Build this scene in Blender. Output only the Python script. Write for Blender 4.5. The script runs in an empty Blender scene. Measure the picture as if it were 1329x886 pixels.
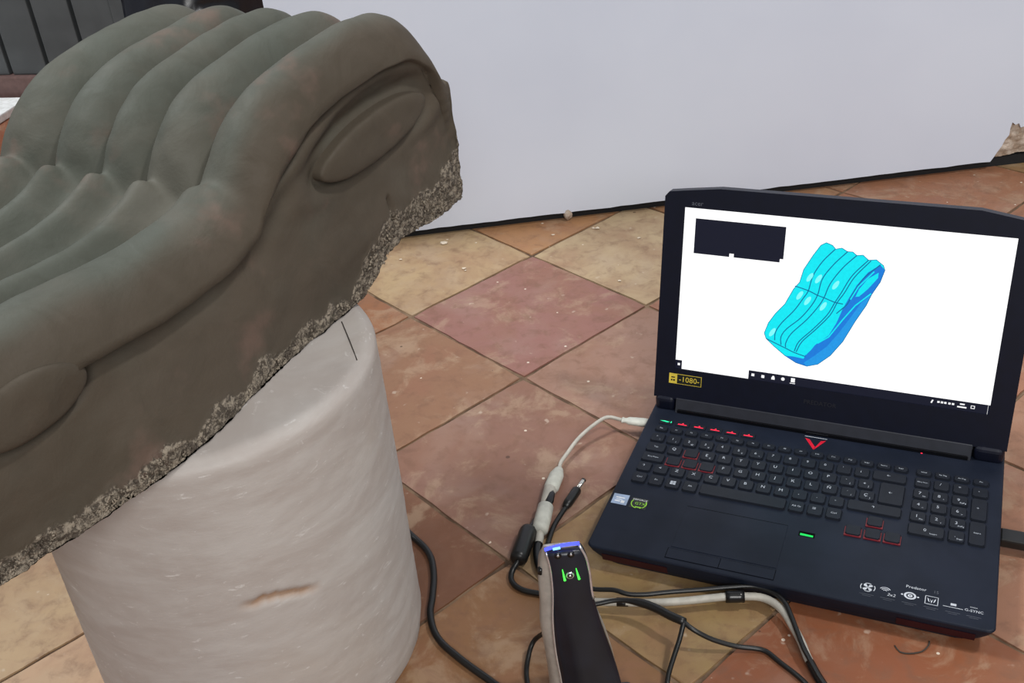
import bpy, bmesh, math, random
import numpy as np
from mathutils import Vector, Matrix, noise

scene = bpy.context.scene
COL = scene.collection
random.seed(7)

# ------------------------------------------------------------------ camera
CAM_Z, PITCH, ROLL, FPX = 0.81087, 0.55988, -0.09768, 1416.44
cam_data = bpy.data.cameras.new('camera')
cam = bpy.data.objects.new('camera', cam_data)
COL.objects.link(cam)
fwd = Vector((0, math.cos(PITCH), -math.sin(PITCH)))
right0 = Vector((1, 0, 0))
up0 = right0.cross(fwd)
right = right0 * math.cos(ROLL) + up0 * math.sin(ROLL)
up = up0 * math.cos(ROLL) - right0 * math.sin(ROLL)
m = Matrix.Identity(4)
for i in range(3):
    m[i][0], m[i][1], m[i][2] = right[i], up[i], -fwd[i]
m[2][3] = CAM_Z
cam.matrix_world = m
cam_data.sensor_width = 36.0
cam_data.lens = FPX / 1329 * 36.0
cam_data.clip_start = 0.02
scene.camera = cam

# ------------------------------------------------------------------ world, lamps, exposure
world = bpy.data.worlds.new('room_ambience')
scene.world = world
world.use_nodes = True
bg = world.node_tree.nodes['Background']
bg.inputs[0].default_value = (0.92, 0.96, 1.0, 1)
bg.inputs[1].default_value = 0.30


def ceiling_or_fill_lamp(loc, size, power, color, target):
    ld = bpy.data.lights.new('ceiling_or_fill_lamp', 'AREA')
    ld.shape = 'DISK'
    ld.size = size
    ld.energy = power
    ld.color = color
    o = bpy.data.objects.new('ceiling_or_fill_lamp', ld)
    COL.objects.link(o)
    o.location = loc
    o.rotation_euler = (Vector(target) - Vector(loc)).to_track_quat('-Z', 'Y').to_euler()
    return o


ceiling_or_fill_lamp((1.55, 0.45, 3.0), 0.25, 36, (1.0, 0.98, 0.95), (0.3, 1.0, 0))
ceiling_or_fill_lamp((-1.7, 1.8, 2.8), 0.60, 66, (0.96, 0.99, 1.0), (0, 0.9, 0.2))
ceiling_or_fill_lamp((0.45, -2.5, 2.4), 1.60, 90, (1.0, 0.99, 0.97), (0.1, 1.2, 0.2))  # added front fill from an unseen source, brightens the white board

scene.view_settings.view_transform = 'Standard'
scene.view_settings.look = 'None'
scene.view_settings.gamma = 1.0
scene.view_settings.use_curve_mapping = False
scene.view_settings.exposure = 0.0


# ------------------------------------------------------------------ helpers
def lin(r, g, b):
    def f(c):
        c /= 255.0
        return c / 12.92 if c <= 0.04045 else ((c + 0.055) / 1.055) ** 2.4
    return (f(r), f(g), f(b), 1.0)


class NT:
    """small wrapper to write node materials"""

    def __init__(self, name):
        self.mat = bpy.data.materials.new(name)
        self.mat.use_nodes = True
        self.t = self.mat.node_tree
        self.b = self.t.nodes['Principled BSDF']

    def n(self, kind, **kw):
        nd = self.t.nodes.new(kind)
        for k, v in kw.items():
            if k.startswith('i_'):
                key = k[2:]
                nd.inputs[int(key) if key.isdigit() else key.replace('_', ' ')].default_value = v
            else:
                setattr(nd, k, v)
        return nd

    def link(self, a, b):
        self.t.links.new(a, b)

    def coord(self, kind='Object'):
        return self.n('ShaderNodeTexCoord').outputs[kind]

    def noise(self, vec, scale, detail=4, rough=0.55, dist=0.0):
        nd = self.n('ShaderNodeTexNoise', i_Scale=scale, i_Detail=detail, i_Roughness=rough, i_Distortion=dist)
        if vec is not None:
            self.link(vec, nd.inputs['Vector'])
        return nd.outputs['Fac']

    def ramp(self, fac, a, b, va=0.0, vb=1.0):
        nd = self.n('ShaderNodeMapRange', interpolation_type='SMOOTHSTEP')
        nd.inputs['From Min'].default_value = a
        nd.inputs['From Max'].default_value = b
        nd.inputs['To Min'].default_value = va
        nd.inputs['To Max'].default_value = vb
        self.link(fac, nd.inputs['Value'])
        return nd.outputs['Result']

    def mix(self, fac, a, b, mode='MIX'):
        nd = self.n('ShaderNodeMix', data_type='RGBA', blend_type=mode)
        for sock, v in ((nd.inputs[0], fac), (nd.inputs[6], a), (nd.inputs[7], b)):
            if hasattr(v, 'is_linked'):
                self.link(v, sock)
            else:
                sock.default_value = v
        return nd.outputs[2]

    def math(self, op, a, b=0.0):
        nd = self.n('ShaderNodeMath', operation=op)
        for sock, v in ((nd.inputs[0], a), (nd.inputs[1], b)):
            if hasattr(v, 'is_linked'):
                self.link(v, sock)
            else:
                sock.default_value = v
        return nd.outputs[0]

    def bump(self, h, strength, dist=0.002, normal=None):
        nd = self.n('ShaderNodeBump', i_Strength=strength, i_Distance=dist)
        self.link(h, nd.inputs['Height'])
        if normal is not None:
            self.link(normal, nd.inputs['Normal'])
        return nd.outputs['Normal']

    def set(self, **kw):
        for k, v in kw.items():
            s = self.b.inputs[k.replace('_', ' ')]
            if hasattr(v, 'is_linked'):
                self.link(v, s)
            else:
                s.default_value = v
        return self.mat


def plain(name, rgb, rough=0.5, metal=0.0, grain=0.0, scale=400, spec=0.5):
    k = NT(name)
    co = k.coord()
    f = k.noise(co, scale * 0.2, 3)
    c = k.mix(k.ramp(f, 0.3, 0.7), lin(*[v * 0.94 for v in rgb]), lin(*[min(255, v * 1.05) for v in rgb]))
    kw = dict(Base_Color=c, Roughness=rough, Metallic=metal)
    if grain:
        kw['Normal'] = k.bump(k.noise(co, scale, 2), grain, 0.0005)
    mt = k.set(**kw)
    k.b.inputs['Specular IOR Level'].default_value = spec
    return mt


def glow(name, rgb, strength):
    k = NT(name)
    co = k.coord()
    f = k.noise(co, 300, 1)
    c = k.mix(k.ramp(f, 0.2, 0.8), lin(*rgb), lin(*[min(255, v * 1.04) for v in rgb]))
    return k.set(Base_Color=(0.01, 0.01, 0.01, 1), Emission_Color=c, Emission_Strength=strength, Roughness=0.6, Specular_IOR_Level=0.1)


def link(name, me, mat=None, parent=None, smooth=False):
    o = bpy.data.objects.new(name, me)
    COL.objects.link(o)
    if mat is not None and not me.materials:
        me.materials.append(mat)
    if parent is not None:
        o.parent = parent
    if smooth:
        me.polygons.foreach_set('use_smooth', [True] * len(me.polygons))
    return o


def pydata(name, v, f):
    me = bpy.data.meshes.new(name)
    me.from_pydata([tuple(p) for p in v], [], f)
    me.update()
    return me


def tag(o, label, cat, group=None):
    o['label'] = label
    o['category'] = cat
    if group:
        o['group'] = group
    return o


def empty(name, loc=(0, 0, 0), rz=0.0):
    o = bpy.data.objects.new(name, None)
    COL.objects.link(o)
    o.location = loc
    o.rotation_euler = (0, 0, rz)
    o.empty_display_size = 0.02
    return o


def box_mesh(name, x0, x1, y0, y1, z0, z1, bev=0.0, seg=2):
    bm = bmesh.new()
    bmesh.ops.create_cube(bm, size=1.0)
    for v in bm.verts:
        v.co = Vector(((x0 + x1) / 2 + v.co.x * (x1 - x0), (y0 + y1) / 2 + v.co.y * (y1 - y0), (z0 + z1) / 2 + v.co.z * (z1 - z0)))
    if bev:
        bmesh.ops.bevel(bm, geom=bm.edges[:], offset=bev, segments=seg, affect='EDGES', profile=0.6)
    me = bpy.data.meshes.new(name)
    bm.to_mesh(me)
    bm.free()
    return me


def prism_mesh(name, poly, z0, z1, bev=0.0):
    """extrude a polygon (list of x,y) between z0 and z1"""
    bm = bmesh.new()
    lo = [bm.verts.new((x, y, z0)) for x, y in poly]
    hi = [bm.verts.new((x, y, z1)) for x, y in poly]
    bm.faces.new(lo[::-1])
    top = bm.faces.new(hi)
    n = len(poly)
    for i in range(n):
        bm.faces.new((lo[i], lo[(i + 1) % n], hi[(i + 1) % n], hi[i]))
    if bev:
        bmesh.ops.bevel(bm, geom=list(top.edges), offset=bev, segments=2, affect='EDGES', profile=0.6)
    bmesh.ops.recalc_face_normals(bm, faces=bm.faces[:])
    bmesh.ops.triangulate(bm, faces=[f for f in bm.faces if len(f.verts) > 4])
    me = bpy.data.meshes.new(name)
    bm.to_mesh(me)
    bm.free()
    return me


def catmull(pts, step=0.004):
    P = [Vector(p) for p in pts]
    P = [P[0] * 2 - P[1]] + P + [P[-1] * 2 - P[-2]]
    out = []
    for i in range(1, len(P) - 2):
        a, b, c, d = P[i - 1:i + 3]
        n = max(2, int((c - b).length / step))
        for k in range(n):
            t = k / n
            out.append(0.5 * ((2 * b) + (c - a) * t + (2 * a - 5 * b + 4 * c - d) * t * t + (3 * b - a - 3 * c + d) * t ** 3))
    out.append(P[-2])
    return out


def sweep(name, path, radii, seg=12, flat=1.0, refup=Vector((0, 0, 1))):
    """tube along a path, one radius per point or a constant; closed ends"""
    n = len(path)
    if not hasattr(radii, '__len__'):
        radii = [radii] * n
    V, F = [], []
    for i, p in enumerate(path):
        t = (path[min(i + 1, n - 1)] - path[max(i - 1, 0)]).normalized()
        s = t.cross(refup)
        if s.length < 1e-4:
            s = t.cross(Vector((1, 0, 0)))
        s.normalize()
        u = s.cross(t)
        for k in range(seg):
            a = 2 * math.pi * k / seg
            V.append(p + s * math.cos(a) * radii[i] + u * math.sin(a) * radii[i] * flat)
    for i in range(n - 1):
        for k in range(seg):
            k2 = (k + 1) % seg
            F.append((i * seg + k, i * seg + k2, (i + 1) * seg + k2, (i + 1) * seg + k))
    F.append(tuple(range(seg))[::-1])
    F.append(tuple((n - 1) * seg + k for k in range(seg)))
    return pydata(name, V, F)


def tube(name, pts, r, mat, parent=None, seg=12, step=0.004):
    return link(name, sweep(name, catmull(pts, step), r, seg), mat, parent, True)


def rod(name, prof, a, b, mat, parent=None, seg=18, flat=1.0):
    """turned rod between a and b; prof is a list of (fraction, radius)"""
    a, b = Vector(a), Vector(b)
    path = [a.lerp(b, f) for f, r in prof]
    return link(name, sweep(name, path, [r for f, r in prof], seg, flat), mat, parent, True)


def interp(x, pts):
    xs = [p[0] for p in pts]
    ys = [p[1] for p in pts]
    return np.interp(x, xs, ys)


def smooth_interp(x, pts):
    """monotone-ish cubic (finite-difference hermite) interpolation"""
    xs = np.array([p[0] for p in pts], float)
    ys = np.array([p[1] for p in pts], float)
    d = np.gradient(ys, xs)
    x = np.clip(x, xs[0], xs[-1])
    i = np.clip(np.searchsorted(xs, x) - 1, 0, len(xs) - 2)
    h = xs[i + 1] - xs[i]
    t = (x - xs[i]) / h
    return ((2 * t ** 3 - 3 * t ** 2 + 1) * ys[i] + (t ** 3 - 2 * t ** 2 + t) * h * d[i]
            + (-2 * t ** 3 + 3 * t ** 2) * ys[i + 1] + (t ** 3 - t ** 2) * h * d[i + 1])


def sstep(a, b, x):
    t = np.clip((x - a) / (b - a), 0, 1)
    return t * t * (3 - 2 * t)


TEXT_CACHE = {}


def text_mesh(txt, size, shear=0.0):
    """lettering as a flat mesh, centred on the origin, cap height = size"""
    key = (txt, round(size, 6), shear)
    if key in TEXT_CACHE:
        return TEXT_CACHE[key]
    cu = bpy.data.curves.new('lettering', 'FONT')
    cu.body = txt
    cu.size = size / 0.7
    cu.resolution_u = 2
    cu.shear = shear
    cu.align_x = 'CENTER'
    cu.align_y = 'CENTER'
    o = bpy.data.objects.new('lettering_tmp', cu)
    COL.objects.link(o)
    dg = bpy.context.evaluated_depsgraph_get()
    dg.update()
    me = bpy.data.meshes.new_from_object(o.evaluated_get(dg))
    bpy.data.objects.remove(o)
    TEXT_CACHE[key] = me
    return me

# ------------------------------------------------------------------ materials of the place
k = NT('terracotta_tile')
co = k.n('ShaderNodeNewGeometry').outputs['Position']
oi = k.n('ShaderNodeObjectInfo')
shift = k.n('ShaderNodeVectorMath', operation='ADD')
comb = k.n('ShaderNodeCombineXYZ')
k.link(k.math('MULTIPLY', oi.outputs['Random'], 40.0), comb.inputs[0])
k.link(k.math('MULTIPLY', oi.outputs['Random'], 91.0), comb.inputs[1])
k.link(co, shift.inputs[0])
k.link(comb.outputs[0], shift.inputs[1])
vec = shift.outputs[0]
blotch = k.noise(vec, 9, 6, 0.62, 0.6)
fine = k.noise(vec, 42, 6, 0.65, 0.4)
worn = k.noise(vec, 15, 7, 0.68, 0.5)
col = k.mix(k.ramp(blotch, 0.40, 0.66), oi.outputs['Color'], k.mix(0.45, oi.outputs['Color'], lin(136, 98, 76)))
tint = k.noise(vec, 6, 4, 0.6, 0.8)
col = k.mix(k.ramp(tint, 0.52, 0.70, 0.0, 0.40), col, k.mix(0.5, col, lin(168, 150, 138)))
col = k.mix(k.ramp(tint, 0.48, 0.32, 0.0, 0.40), col, k.mix(0.6, col, lin(140, 90, 74)))
col = k.mix(k.ramp(worn, 0.50, 0.64, 0.0, 0.34), col, lin(178, 156, 130))
col = k.mix(k.ramp(fine, 0.46, 0.72, 0.0, 0.5), col, lin(112, 80, 62))
col = k.mix(k.ramp(k.noise(vec, 60, 2), 0.68, 0.78, 0, 0.4), col, lin(205, 190, 172))
spk = k.n('ShaderNodeTexVoronoi', i_Scale=46.0, i_Randomness=1.0)
k.link(vec, spk.inputs['Vector'])
sel = k.math('MULTIPLY', k.math('LESS_THAN', spk.outputs['Distance'], 0.085), k.math('GREATER_THAN', k.noise(vec, 23, 1), 0.60))
col = k.mix(k.math('MULTIPLY', sel, 0.75), col, lin(226, 214, 196))
pit = k.n('ShaderNodeTexVoronoi', i_Scale=27.0, i_Randomness=1.0)
k.link(vec, pit.inputs['Vector'])
psel = k.math('MULTIPLY', k.math('LESS_THAN', pit.outputs['Distance'], 0.07), k.math('GREATER_THAN', k.noise(vec, 14, 1), 0.58))
col = k.mix(k.math('MULTIPLY', psel, 0.7), col, lin(70, 50, 40))
hgt = k.math('ADD', k.math('MULTIPLY', worn, 0.6), k.math('MULTIPLY', fine, 0.4))
M_TILE = k.set(Base_Color=col, Roughness=k.ramp(worn, 0.35, 0.65, 0.42, 0.62), Normal=k.bump(hgt, 0.35, 0.002))
k.b.inputs['Specular IOR Level'].default_value = 0.35

k = NT('sandy_grout')
co = k.coord()
g = k.noise(co, 30, 5)
M_GROUT = k.set(Base_Color=k.mix(k.ramp(g, 0.35, 0.65), lin(84, 64, 48), lin(128, 104, 82)), Roughness=0.9,
                Normal=k.bump(k.noise(co, 300, 3), 0.5, 0.001))

k = NT('white_painted_board')
co = k.coord()
M_WHITE = k.set(Base_Color=k.mix(k.ramp(k.noise(co, 3, 3), 0.3, 0.7), lin(212, 220, 236), lin(218, 226, 241)), Roughness=0.6,
                Normal=k.bump(k.noise(co, 90, 4), 0.06, 0.001))

k = NT('broken_plaster')
co = k.coord()
M_CORE = k.set(Base_Color=k.mix(k.ramp(k.noise(co, 70, 5), 0.35, 0.65), lin(160, 140, 122), lin(205, 192, 178)), Roughness=0.95,
               Normal=k.bump(k.noise(co, 160, 4), 0.7, 0.003))

k = NT('modelling_clay')
co = k.coord()
crumb = k.n('ShaderNodeAttribute', attribute_name='crumb').outputs['Fac']
patch = k.noise(co, 7, 5, 0.6, 0.4)
smear = k.noise(co, 26, 5, 0.6, 1.0)
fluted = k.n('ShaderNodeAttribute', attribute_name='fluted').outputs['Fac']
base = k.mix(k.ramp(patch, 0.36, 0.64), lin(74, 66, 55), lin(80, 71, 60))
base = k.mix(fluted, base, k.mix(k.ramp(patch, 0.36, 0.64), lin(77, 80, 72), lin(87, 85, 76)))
base = k.mix(k.ramp(smear, 0.40, 0.72, 0, 0.45), base, k.mix(0.35, base, lin(56, 52, 44)))
base = k.mix(k.ramp(k.noise(co, 13, 4, 0.6), 0.56, 0.74, 0, 0.50), base, lin(116, 92, 82))
grit = k.noise(co, 230, 4, 0.7, 0.5)
rough_col = k.mix(k.ramp(grit, 0.42, 0.60), lin(74, 66, 57), lin(146, 135, 120))
cmask = k.math('MULTIPLY', crumb, k.ramp(k.noise(co, 130, 3, 0.6), 0.30, 0.52))
base = k.mix(k.ramp(cmask, 0.22, 0.5), base, rough_col)
nb = k.bump(k.math('ADD', k.math('MULTIPLY', smear, 0.7), k.math('MULTIPLY', k.noise(co, 160, 4), 0.3)), 0.55, 0.0022)
nb = k.bump(k.math('MULTIPLY', grit, crumb), 0.9, 0.004, nb)
M_CLAY = k.set(Base_Color=base, Roughness=k.ramp(smear, 0.3, 0.7, 0.66, 0.82), Normal=nb)
k.b.inputs['Specular IOR Level'].default_value = 0.35

k = NT('clay_crumb')
co = k.coord()
M_CRUMB = k.set(Base_Color=k.mix(k.ramp(k.noise(co, 120, 3), 0.36, 0.62), lin(78, 69, 60), lin(142, 131, 116)), Roughness=0.95)

k = NT('old_white_plaster')
co = k.coord()
mp = k.n('ShaderNodeMapping')
mp.inputs['Scale'].default_value = (1, 1, 3.2)
k.link(co, mp.inputs['Vector'])
st = k.noise(mp.outputs[0], 9, 6, 0.65, 0.5)
ch = k.noise(mp.outputs[0], 60, 6, 0.72, 0.8)
pc = k.mix(k.ramp(st, 0.36, 0.66), lin(172, 163, 157), lin(184, 178, 173))
pc = k.mix(k.ramp(k.noise(co, 4, 4), 0.5, 0.72, 0, 0.5), pc, lin(176, 163, 150))
pc = k.mix(k.ramp(ch, 0.60, 0.70, 0, 0.6), pc, lin(218, 215, 212))
gouge_at = k.n('ShaderNodeAttribute', attribute_name='gouge').outputs['Fac']
pc = k.mix(gouge_at, pc, lin(160, 128, 102))
hb = k.math('ADD', k.math('MULTIPLY', ch, 0.35), k.math('MULTIPLY', k.noise(mp.outputs[0], 190, 5, 0.7), 0.65))
M_PLASTER = k.set(Base_Color=pc, Roughness=0.62, Normal=k.bump(hb, 0.20, 0.0016))

M_PLANK = plain('grey_painted_plank', (76, 80, 82), 0.6, grain=0.2, scale=60)
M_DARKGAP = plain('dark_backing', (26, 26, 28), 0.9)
M_SKIRT = plain('dark_red_skirting', (104, 80, 76), 0.6, grain=0.2)
M_WALLFAR = plain('dim_plaster_wall', (120, 118, 116), 0.9, grain=0.2, scale=80)
k = NT('black_plastic_film')
co = k.coord()
M_FILM = k.set(Base_Color=k.mix(k.ramp(k.noise(co, 8, 3), 0.3, 0.7), lin(16, 17, 22), lin(26, 28, 36)), Roughness=0.25)
M_SLAB = plain('slab_white', (246, 246, 244), 0.7, grain=0.3)

# ------------------------------------------------------------------ floor: slab and tiles
TA, TS, TU, TV = 0.68279, 0.24447, 1.00998, 1.17016
ca, sa = math.cos(TA), math.sin(TA)
floor = link('floor', box_mesh('floor', -3.2, 3.2, -2.2, 4.2, -0.06, -0.0024), M_GROUT)
floor['kind'] = 'structure'
OCHRE = (178, 150, 114)
OCHRE2 = (148, 123, 86)
PINK = (140, 102, 92)
ROSE = (132, 97, 83)
BROWN = (142, 98, 68)
RUST = (130, 77, 50)
MAUVE = (148, 114, 98)
KEY = {(0, 0): PINK, (1, 1): ROSE, (0, 1): MAUVE, (1, 0): (138, 100, 78), (-1, 0): (180, 154, 124), (0, -1): OCHRE,
       (2, 1): (106, 72, 51), (1, 2): OCHRE2, (2, 2): (130, 92, 64), (1, 3): RUST, (2, 3): OCHRE2, (0, 2): OCHRE, (0, 3): (156, 112, 84),
       (-1, -1): (170, 126, 88), (-2, 0): (158, 118, 86), (-2, 1): (150, 104, 78), (-3, 1): (146, 100, 76), (-1, 1): (152, 106, 84),
       (-1, 2): (160, 114, 86), (-1, 3): (160, 122, 92), (3, 0): OCHRE, (3, 1): OCHRE, (4, 1): RUST, (4, 0): OCHRE, (3, 2): RUST,
       (2, 4): RUST, (1, 4): RUST, (0, 4): (158, 116, 90), (-2, 2): (152, 102, 76), (-3, 2): (150, 100, 76), (-3, 0): (152, 110, 82)}
tile_meshes = []
for vnt in range(8):
    rr = random.Random(40 + vnt)
    hh = TS / 2 - 0.0016
    pts = []
    N = 9
    for (x0, y0, x1, y1) in ((-hh, -hh, hh, -hh), (hh, -hh, hh, hh), (hh, hh, -hh, hh), (-hh, hh, -hh, -hh)):
        for q in range(N):
            t = q / N
            x, y = x0 + (x1 - x0) * t, y0 + (y1 - y0) * t
            jx = 0.0012 if q else 0.0018
            pts.append((x * (1 - rr.random() * jx / hh * 1.4), y * (1 - rr.random() * jx / hh * 1.4)))
    tile_meshes.append(prism_mesh('tile', pts, -0.014, 0.0, 0.0016))
    tile_meshes[-1].materials.append(M_TILE)
palette = [OCHRE, OCHRE2, PINK, ROSE, BROWN, RUST, MAUVE, (160, 118, 84)]
for i in range(-9, 10):
    for j in range(-12, 10):
        a = TU - (i + 0.5) * TS
        b = TV - (j + 0.5) * TS
        x, y = ca * a - sa * b, sa * a + ca * b
        if not (-1.75 < x < 1.6 and 0.1 < y < 2.85):
            continue
        if (y > 1.95 and x > -0.2) or (y > 2.45 and x > -0.6):
            continue
        rr = random.Random(i * 100 + j)
        o = link('tile', tile_meshes[rr.randrange(8)], None, floor)
        o.location = (x, y, rr.uniform(-0.0006, 0.0))
        o.rotation_euler = (rr.uniform(-0.0014, 0.0014), rr.uniform(-0.0014, 0.0014), TA + rr.randrange(4) * math.pi / 2 + rr.uniform(-0.002, 0.002))
        c = KEY.get((i, j)) or rr.choice(palette)
        o.color = lin(*[v * rr.uniform(0.97, 1.03) for v in c])

# ------------------------------------------------------------------ far wall of planks, skirting
wall = empty('wall_back', (-1.178, 2.613, 0), math.atan2(-0.25, 1.0))
wall['kind'] = 'structure'
link('backing', box_mesh('backing', -1.4, 3.9, 0.03, 0.08, 0, 2.4), M_DARKGAP, wall)
for q in range(-9, 6):
    x0 = 0.156 + q * 0.1035
    o = link('plank', box_mesh('plank', x0 + 0.005, x0 + 0.0985, 0.004, 0.03, 0.062, 2.4, 0.004), M_PLANK, wall)
link('post', box_mesh('post', 0.372, 0.41, -0.02, 0.03, 0.062, 2.4, 0.004), M_PLANK, wall)
base = link('baseboard_back', box_mesh('baseboard_back', -1.4, 3.9, -0.01, 0.03, 0.0, 0.062, 0.004), M_SKIRT)
base.location = wall.location
base.rotation_euler = wall.rotation_euler
base['kind'] = 'structure'

# thin bright white slab on the floor by the far wall
wslab = link('white_slab', box_mesh('white_slab', -0.30, 0.10, -0.17, -0.025, 0.0, 0.018, 0.003), M_SLAB)
wslab.location = wall.location
wslab.rotation_euler = wall.rotation_euler
tag(wslab, 'bright white slab lying on the floor against the plank wall', 'foam board')

# black plastic sheet hung beside the white board
V, F = [], []
nx, nz = 60, 70
for a in range(nx + 1):
    for b in range(nz + 1):
        x = -0.775 + 0.60 * a / nx
        z = 0.004 + 1.1 * b / nz
        p = Vector((x * 7, z * 5, 3.1))
        y = 2.345 - 0.25 * (x + 0.47) + 0.035 * noise.noise(p) + 0.02 * abs(noise.noise(p * 2.7)) + 0.010 * abs(noise.noise(p * 6.0))
        V.append((x, y, z))
for a in range(nx):
    for b in range(nz):
        q = a * (nz + 1) + b
        F.append((q, q + nz + 1, q + nz + 2, q + 1))
film = link('plastic_sheet', pydata('plastic_sheet', V, F), M_FILM, None, True)
sm = film.modifiers.new('thickness', 'SOLIDIFY')
sm.thickness = 0.002
tag(film, 'crumpled black plastic sheet hanging in front of the grey planks', 'plastic sheet')

# ------------------------------------------------------------------ large white board
PA = math.atan(0.05)
board = empty('display_board', (-0.315, 1.636, 0), PA)
tag(board, 'large white exhibition board on small feet with a broken lower corner', 'display board')


def bx(x):
    return (x + 0.315) / math.cos(PA)


skin = [(0.0, 0.015)]
rr = random.Random(3)
for q in range(1, 60):
    skin.append((bx(0.84) * q / 60, 0.015 + rr.uniform(-0.0008, 0.0006)))
skin += [(bx(0.84), 0.0145), (bx(0.846), 0.024), (bx(0.849), 0.030), (bx(0.856), 0.041), (bx(0.860), 0.052), (bx(0.866), 0.060), (bx(0.866), 0.072),
         (bx(0.868), 0.082), (bx(0.874), 0.077), (bx(0.880), 0.079), (bx(0.884), 0.071), (bx(0.90), 0.074), (bx(0.93), 0.06), (bx(0.95), 0.066),
         (bx(0.97), 0.05), (bx(1.0), 0.052), (bx(1.03), 0.034), (bx(1.05), 0.015), (bx(2.1), 0.015), (bx(2.1), 1.6), (0.0, 1.6)]
me = prism_mesh('skin', skin, 0.0, 0.005)
me.transform(Matrix(((1, 0, 0, 0), (0, 0, 1, 0), (0, 1, 0, 0), (0, 0, 0, 1))))
me.flip_normals()
link('skin', me, M_WHITE, board)
link('core', box_mesh('core', 0.001, bx(0.835), 0.005, 0.045, 0.016, 1.598), M_WHITE, board)
link('core', box_mesh('core', bx(0.835), bx(2.1), 0.005, 0.045, 0.108, 1.598), M_WHITE, board)
link('core', box_mesh('core', bx(1.055), bx(2.1), 0.005, 0.045, 0.016, 0.108), M_WHITE, board)
# exposed plaster at the broken corner: a rough slab
V, F = [], []
nx, nz = 60, 36
for a in range(nx + 1):
    for b in range(nz + 1):
        x = bx(0.838) + (bx(1.054) - bx(0.838)) * a / nx
        low = 0.0172 + 0.0025 * noise.noise(Vector((x * 30, 2, 0))) + 0.004 * min(1, a / 14)
        z = low + (0.11 - low) * b / nz
        p = Vector((x, z, 0))
        y = 0.0065 + 0.004 * noise.noise(p * 60) + 0.002 * noise.noise(p * 170) + 0.004 * sstep(0.05, 0.016, z)
        V.append((x, max(y, 0.0056), z))
for a in range(nx):
    for b in range(nz):
        q = a * (nz + 1) + b
        F.append((q, q + nz + 1, q + nz + 2, q + 1))
o = link('broken_core', pydata('broken_core', V, F), M_CORE, board)
s2 = o.modifiers.new('thickness', 'SOLIDIFY')
s2.thickness = 0.034
s2.offset = -1
for x, w in ((0.114, 0.0075), (0.419, 0.010)):
    bm = bmesh.new()
    bmesh.ops.create_icosphere(bm, subdivisions=2, radius=1.0)
    for v in bm.verts:
        kf = 1 + 0.25 * noise.noise(v.co * 1.7 + Vector((x * 9, 0, 0)))
        v.co = Vector((bx(x) + v.co.x * w * kf, 0.004 + v.co.y * 0.010 * kf, 0.0105 + v.co.z * 0.0100 * kf))
    me = bpy.data.meshes.new('foot')
    bm.to_mesh(me)
    bm.free()
    link('foot', me, M_CORE, board)
link('gap_shade_bar', box_mesh('gap_shade_bar', 0.02, bx(2.08), 0.012, 0.04, 0.0, 0.0165), M_DARKGAP, board)  # dark bar standing in for the shade in the gap under the board

# ------------------------------------------------------------------ plaster column drum
CX, CY, CR, CH = -0.268, 0.778, 0.154, 0.34
prof = [(0.0, CR - 0.010), (0.012, CR - 0.003), (0.03, CR)]
z = 0.03
while z < CH - 0.017:
    z += 0.0025
    prof.append((z, CR))
for q in range(1, 9):
    a = q / 8 * math.pi / 2
    prof.append((CH - 0.013 + 0.013 * math.sin(a), CR - 0.013 + 0.013 * math.cos(a)))
for q in range(1, 30):
    prof.append((CH, (CR - 0.013) * (1 - q / 29.0) + 0.0005))
NS = 300
V, F, gouge = [], [], []
for (z, r) in prof:
    for s in range(NS):
        a = 2 * math.pi * s / NS
        dx, dy = math.cos(a), math.sin(a)
        p = Vector((dx * 0.154, dy * 0.154, z)) if r > CR - 0.03 else Vector((dx * r, dy * r, z))
        disp = 0.0008 * noise.noise(p * 8) + 0.00035 * noise.noise(Vector((p.x, p.y, p.z * 2.4)) * 32) + 0.00025 * noise.noise(p * 110)
        chips = noise.noise(Vector((p.x * 14, p.y * 14, p.z * 40)) + Vector((5, 2, 9)))
        ad = math.degrees(a)
        ad = ad - 360 if ad > 180 else ad
        g = 0.0
        if -78 < ad < -52:
            zc = 0.2 - 0.0009 * max(0, ad + 66) + 0.003 * noise.noise(Vector((ad * 0.35, 0, 0)))
            g = max(0.0, 1 - abs((z - (zc - 0.004)) / 0.006)) * min(1, (ad + 78) / 6, (-52 - ad) / 6)
        disp -= 0.004 * g
        gouge.append(min(1.0, g * 1.1))
        if z >= CH - 0.004:
            top = 0.0008 * noise.noise(p * 14) + 0.0004 * noise.noise(p * 60)
            V.append((dx * r, dy * r, z + top - 0.0006))
        else:
            V.append((dx * (r + disp), dy * (r + disp), z))
for i in range(len(prof) - 1):
    for s in range(NS):
        s2 = (s + 1) % NS
        F.append((i * NS + s, i * NS + s2, (i + 1) * NS + s2, (i + 1) * NS + s))
F.append(tuple(range(NS))[::-1])
F.append(tuple((len(prof) - 1) * NS + s for s in range(NS)))
me = pydata('drum', V, F)
at = me.attributes.new('gouge', 'FLOAT', 'POINT')
at.data.foreach_set('value', gouge)
column = empty('plaster_column', (CX, CY, 0))
tag(column, 'short white plaster column drum with scratched sides carrying the clay relief', 'column')
link('drum', me, M_PLASTER, column, True)
M_HAIR = plain('dark_crack', (60, 54, 48), 0.9)
tube('crack', [(-0.144 - CX, 0.811 - CY, 0.3393), (-0.138 - CX, 0.79 - CY, 0.3394), (-0.133 - CX, 0.772 - CY, 0.3394), (-0.1265 - CX, 0.748 - CY, 0.3388)], 0.0005, M_HAIR, column, 6)

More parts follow.
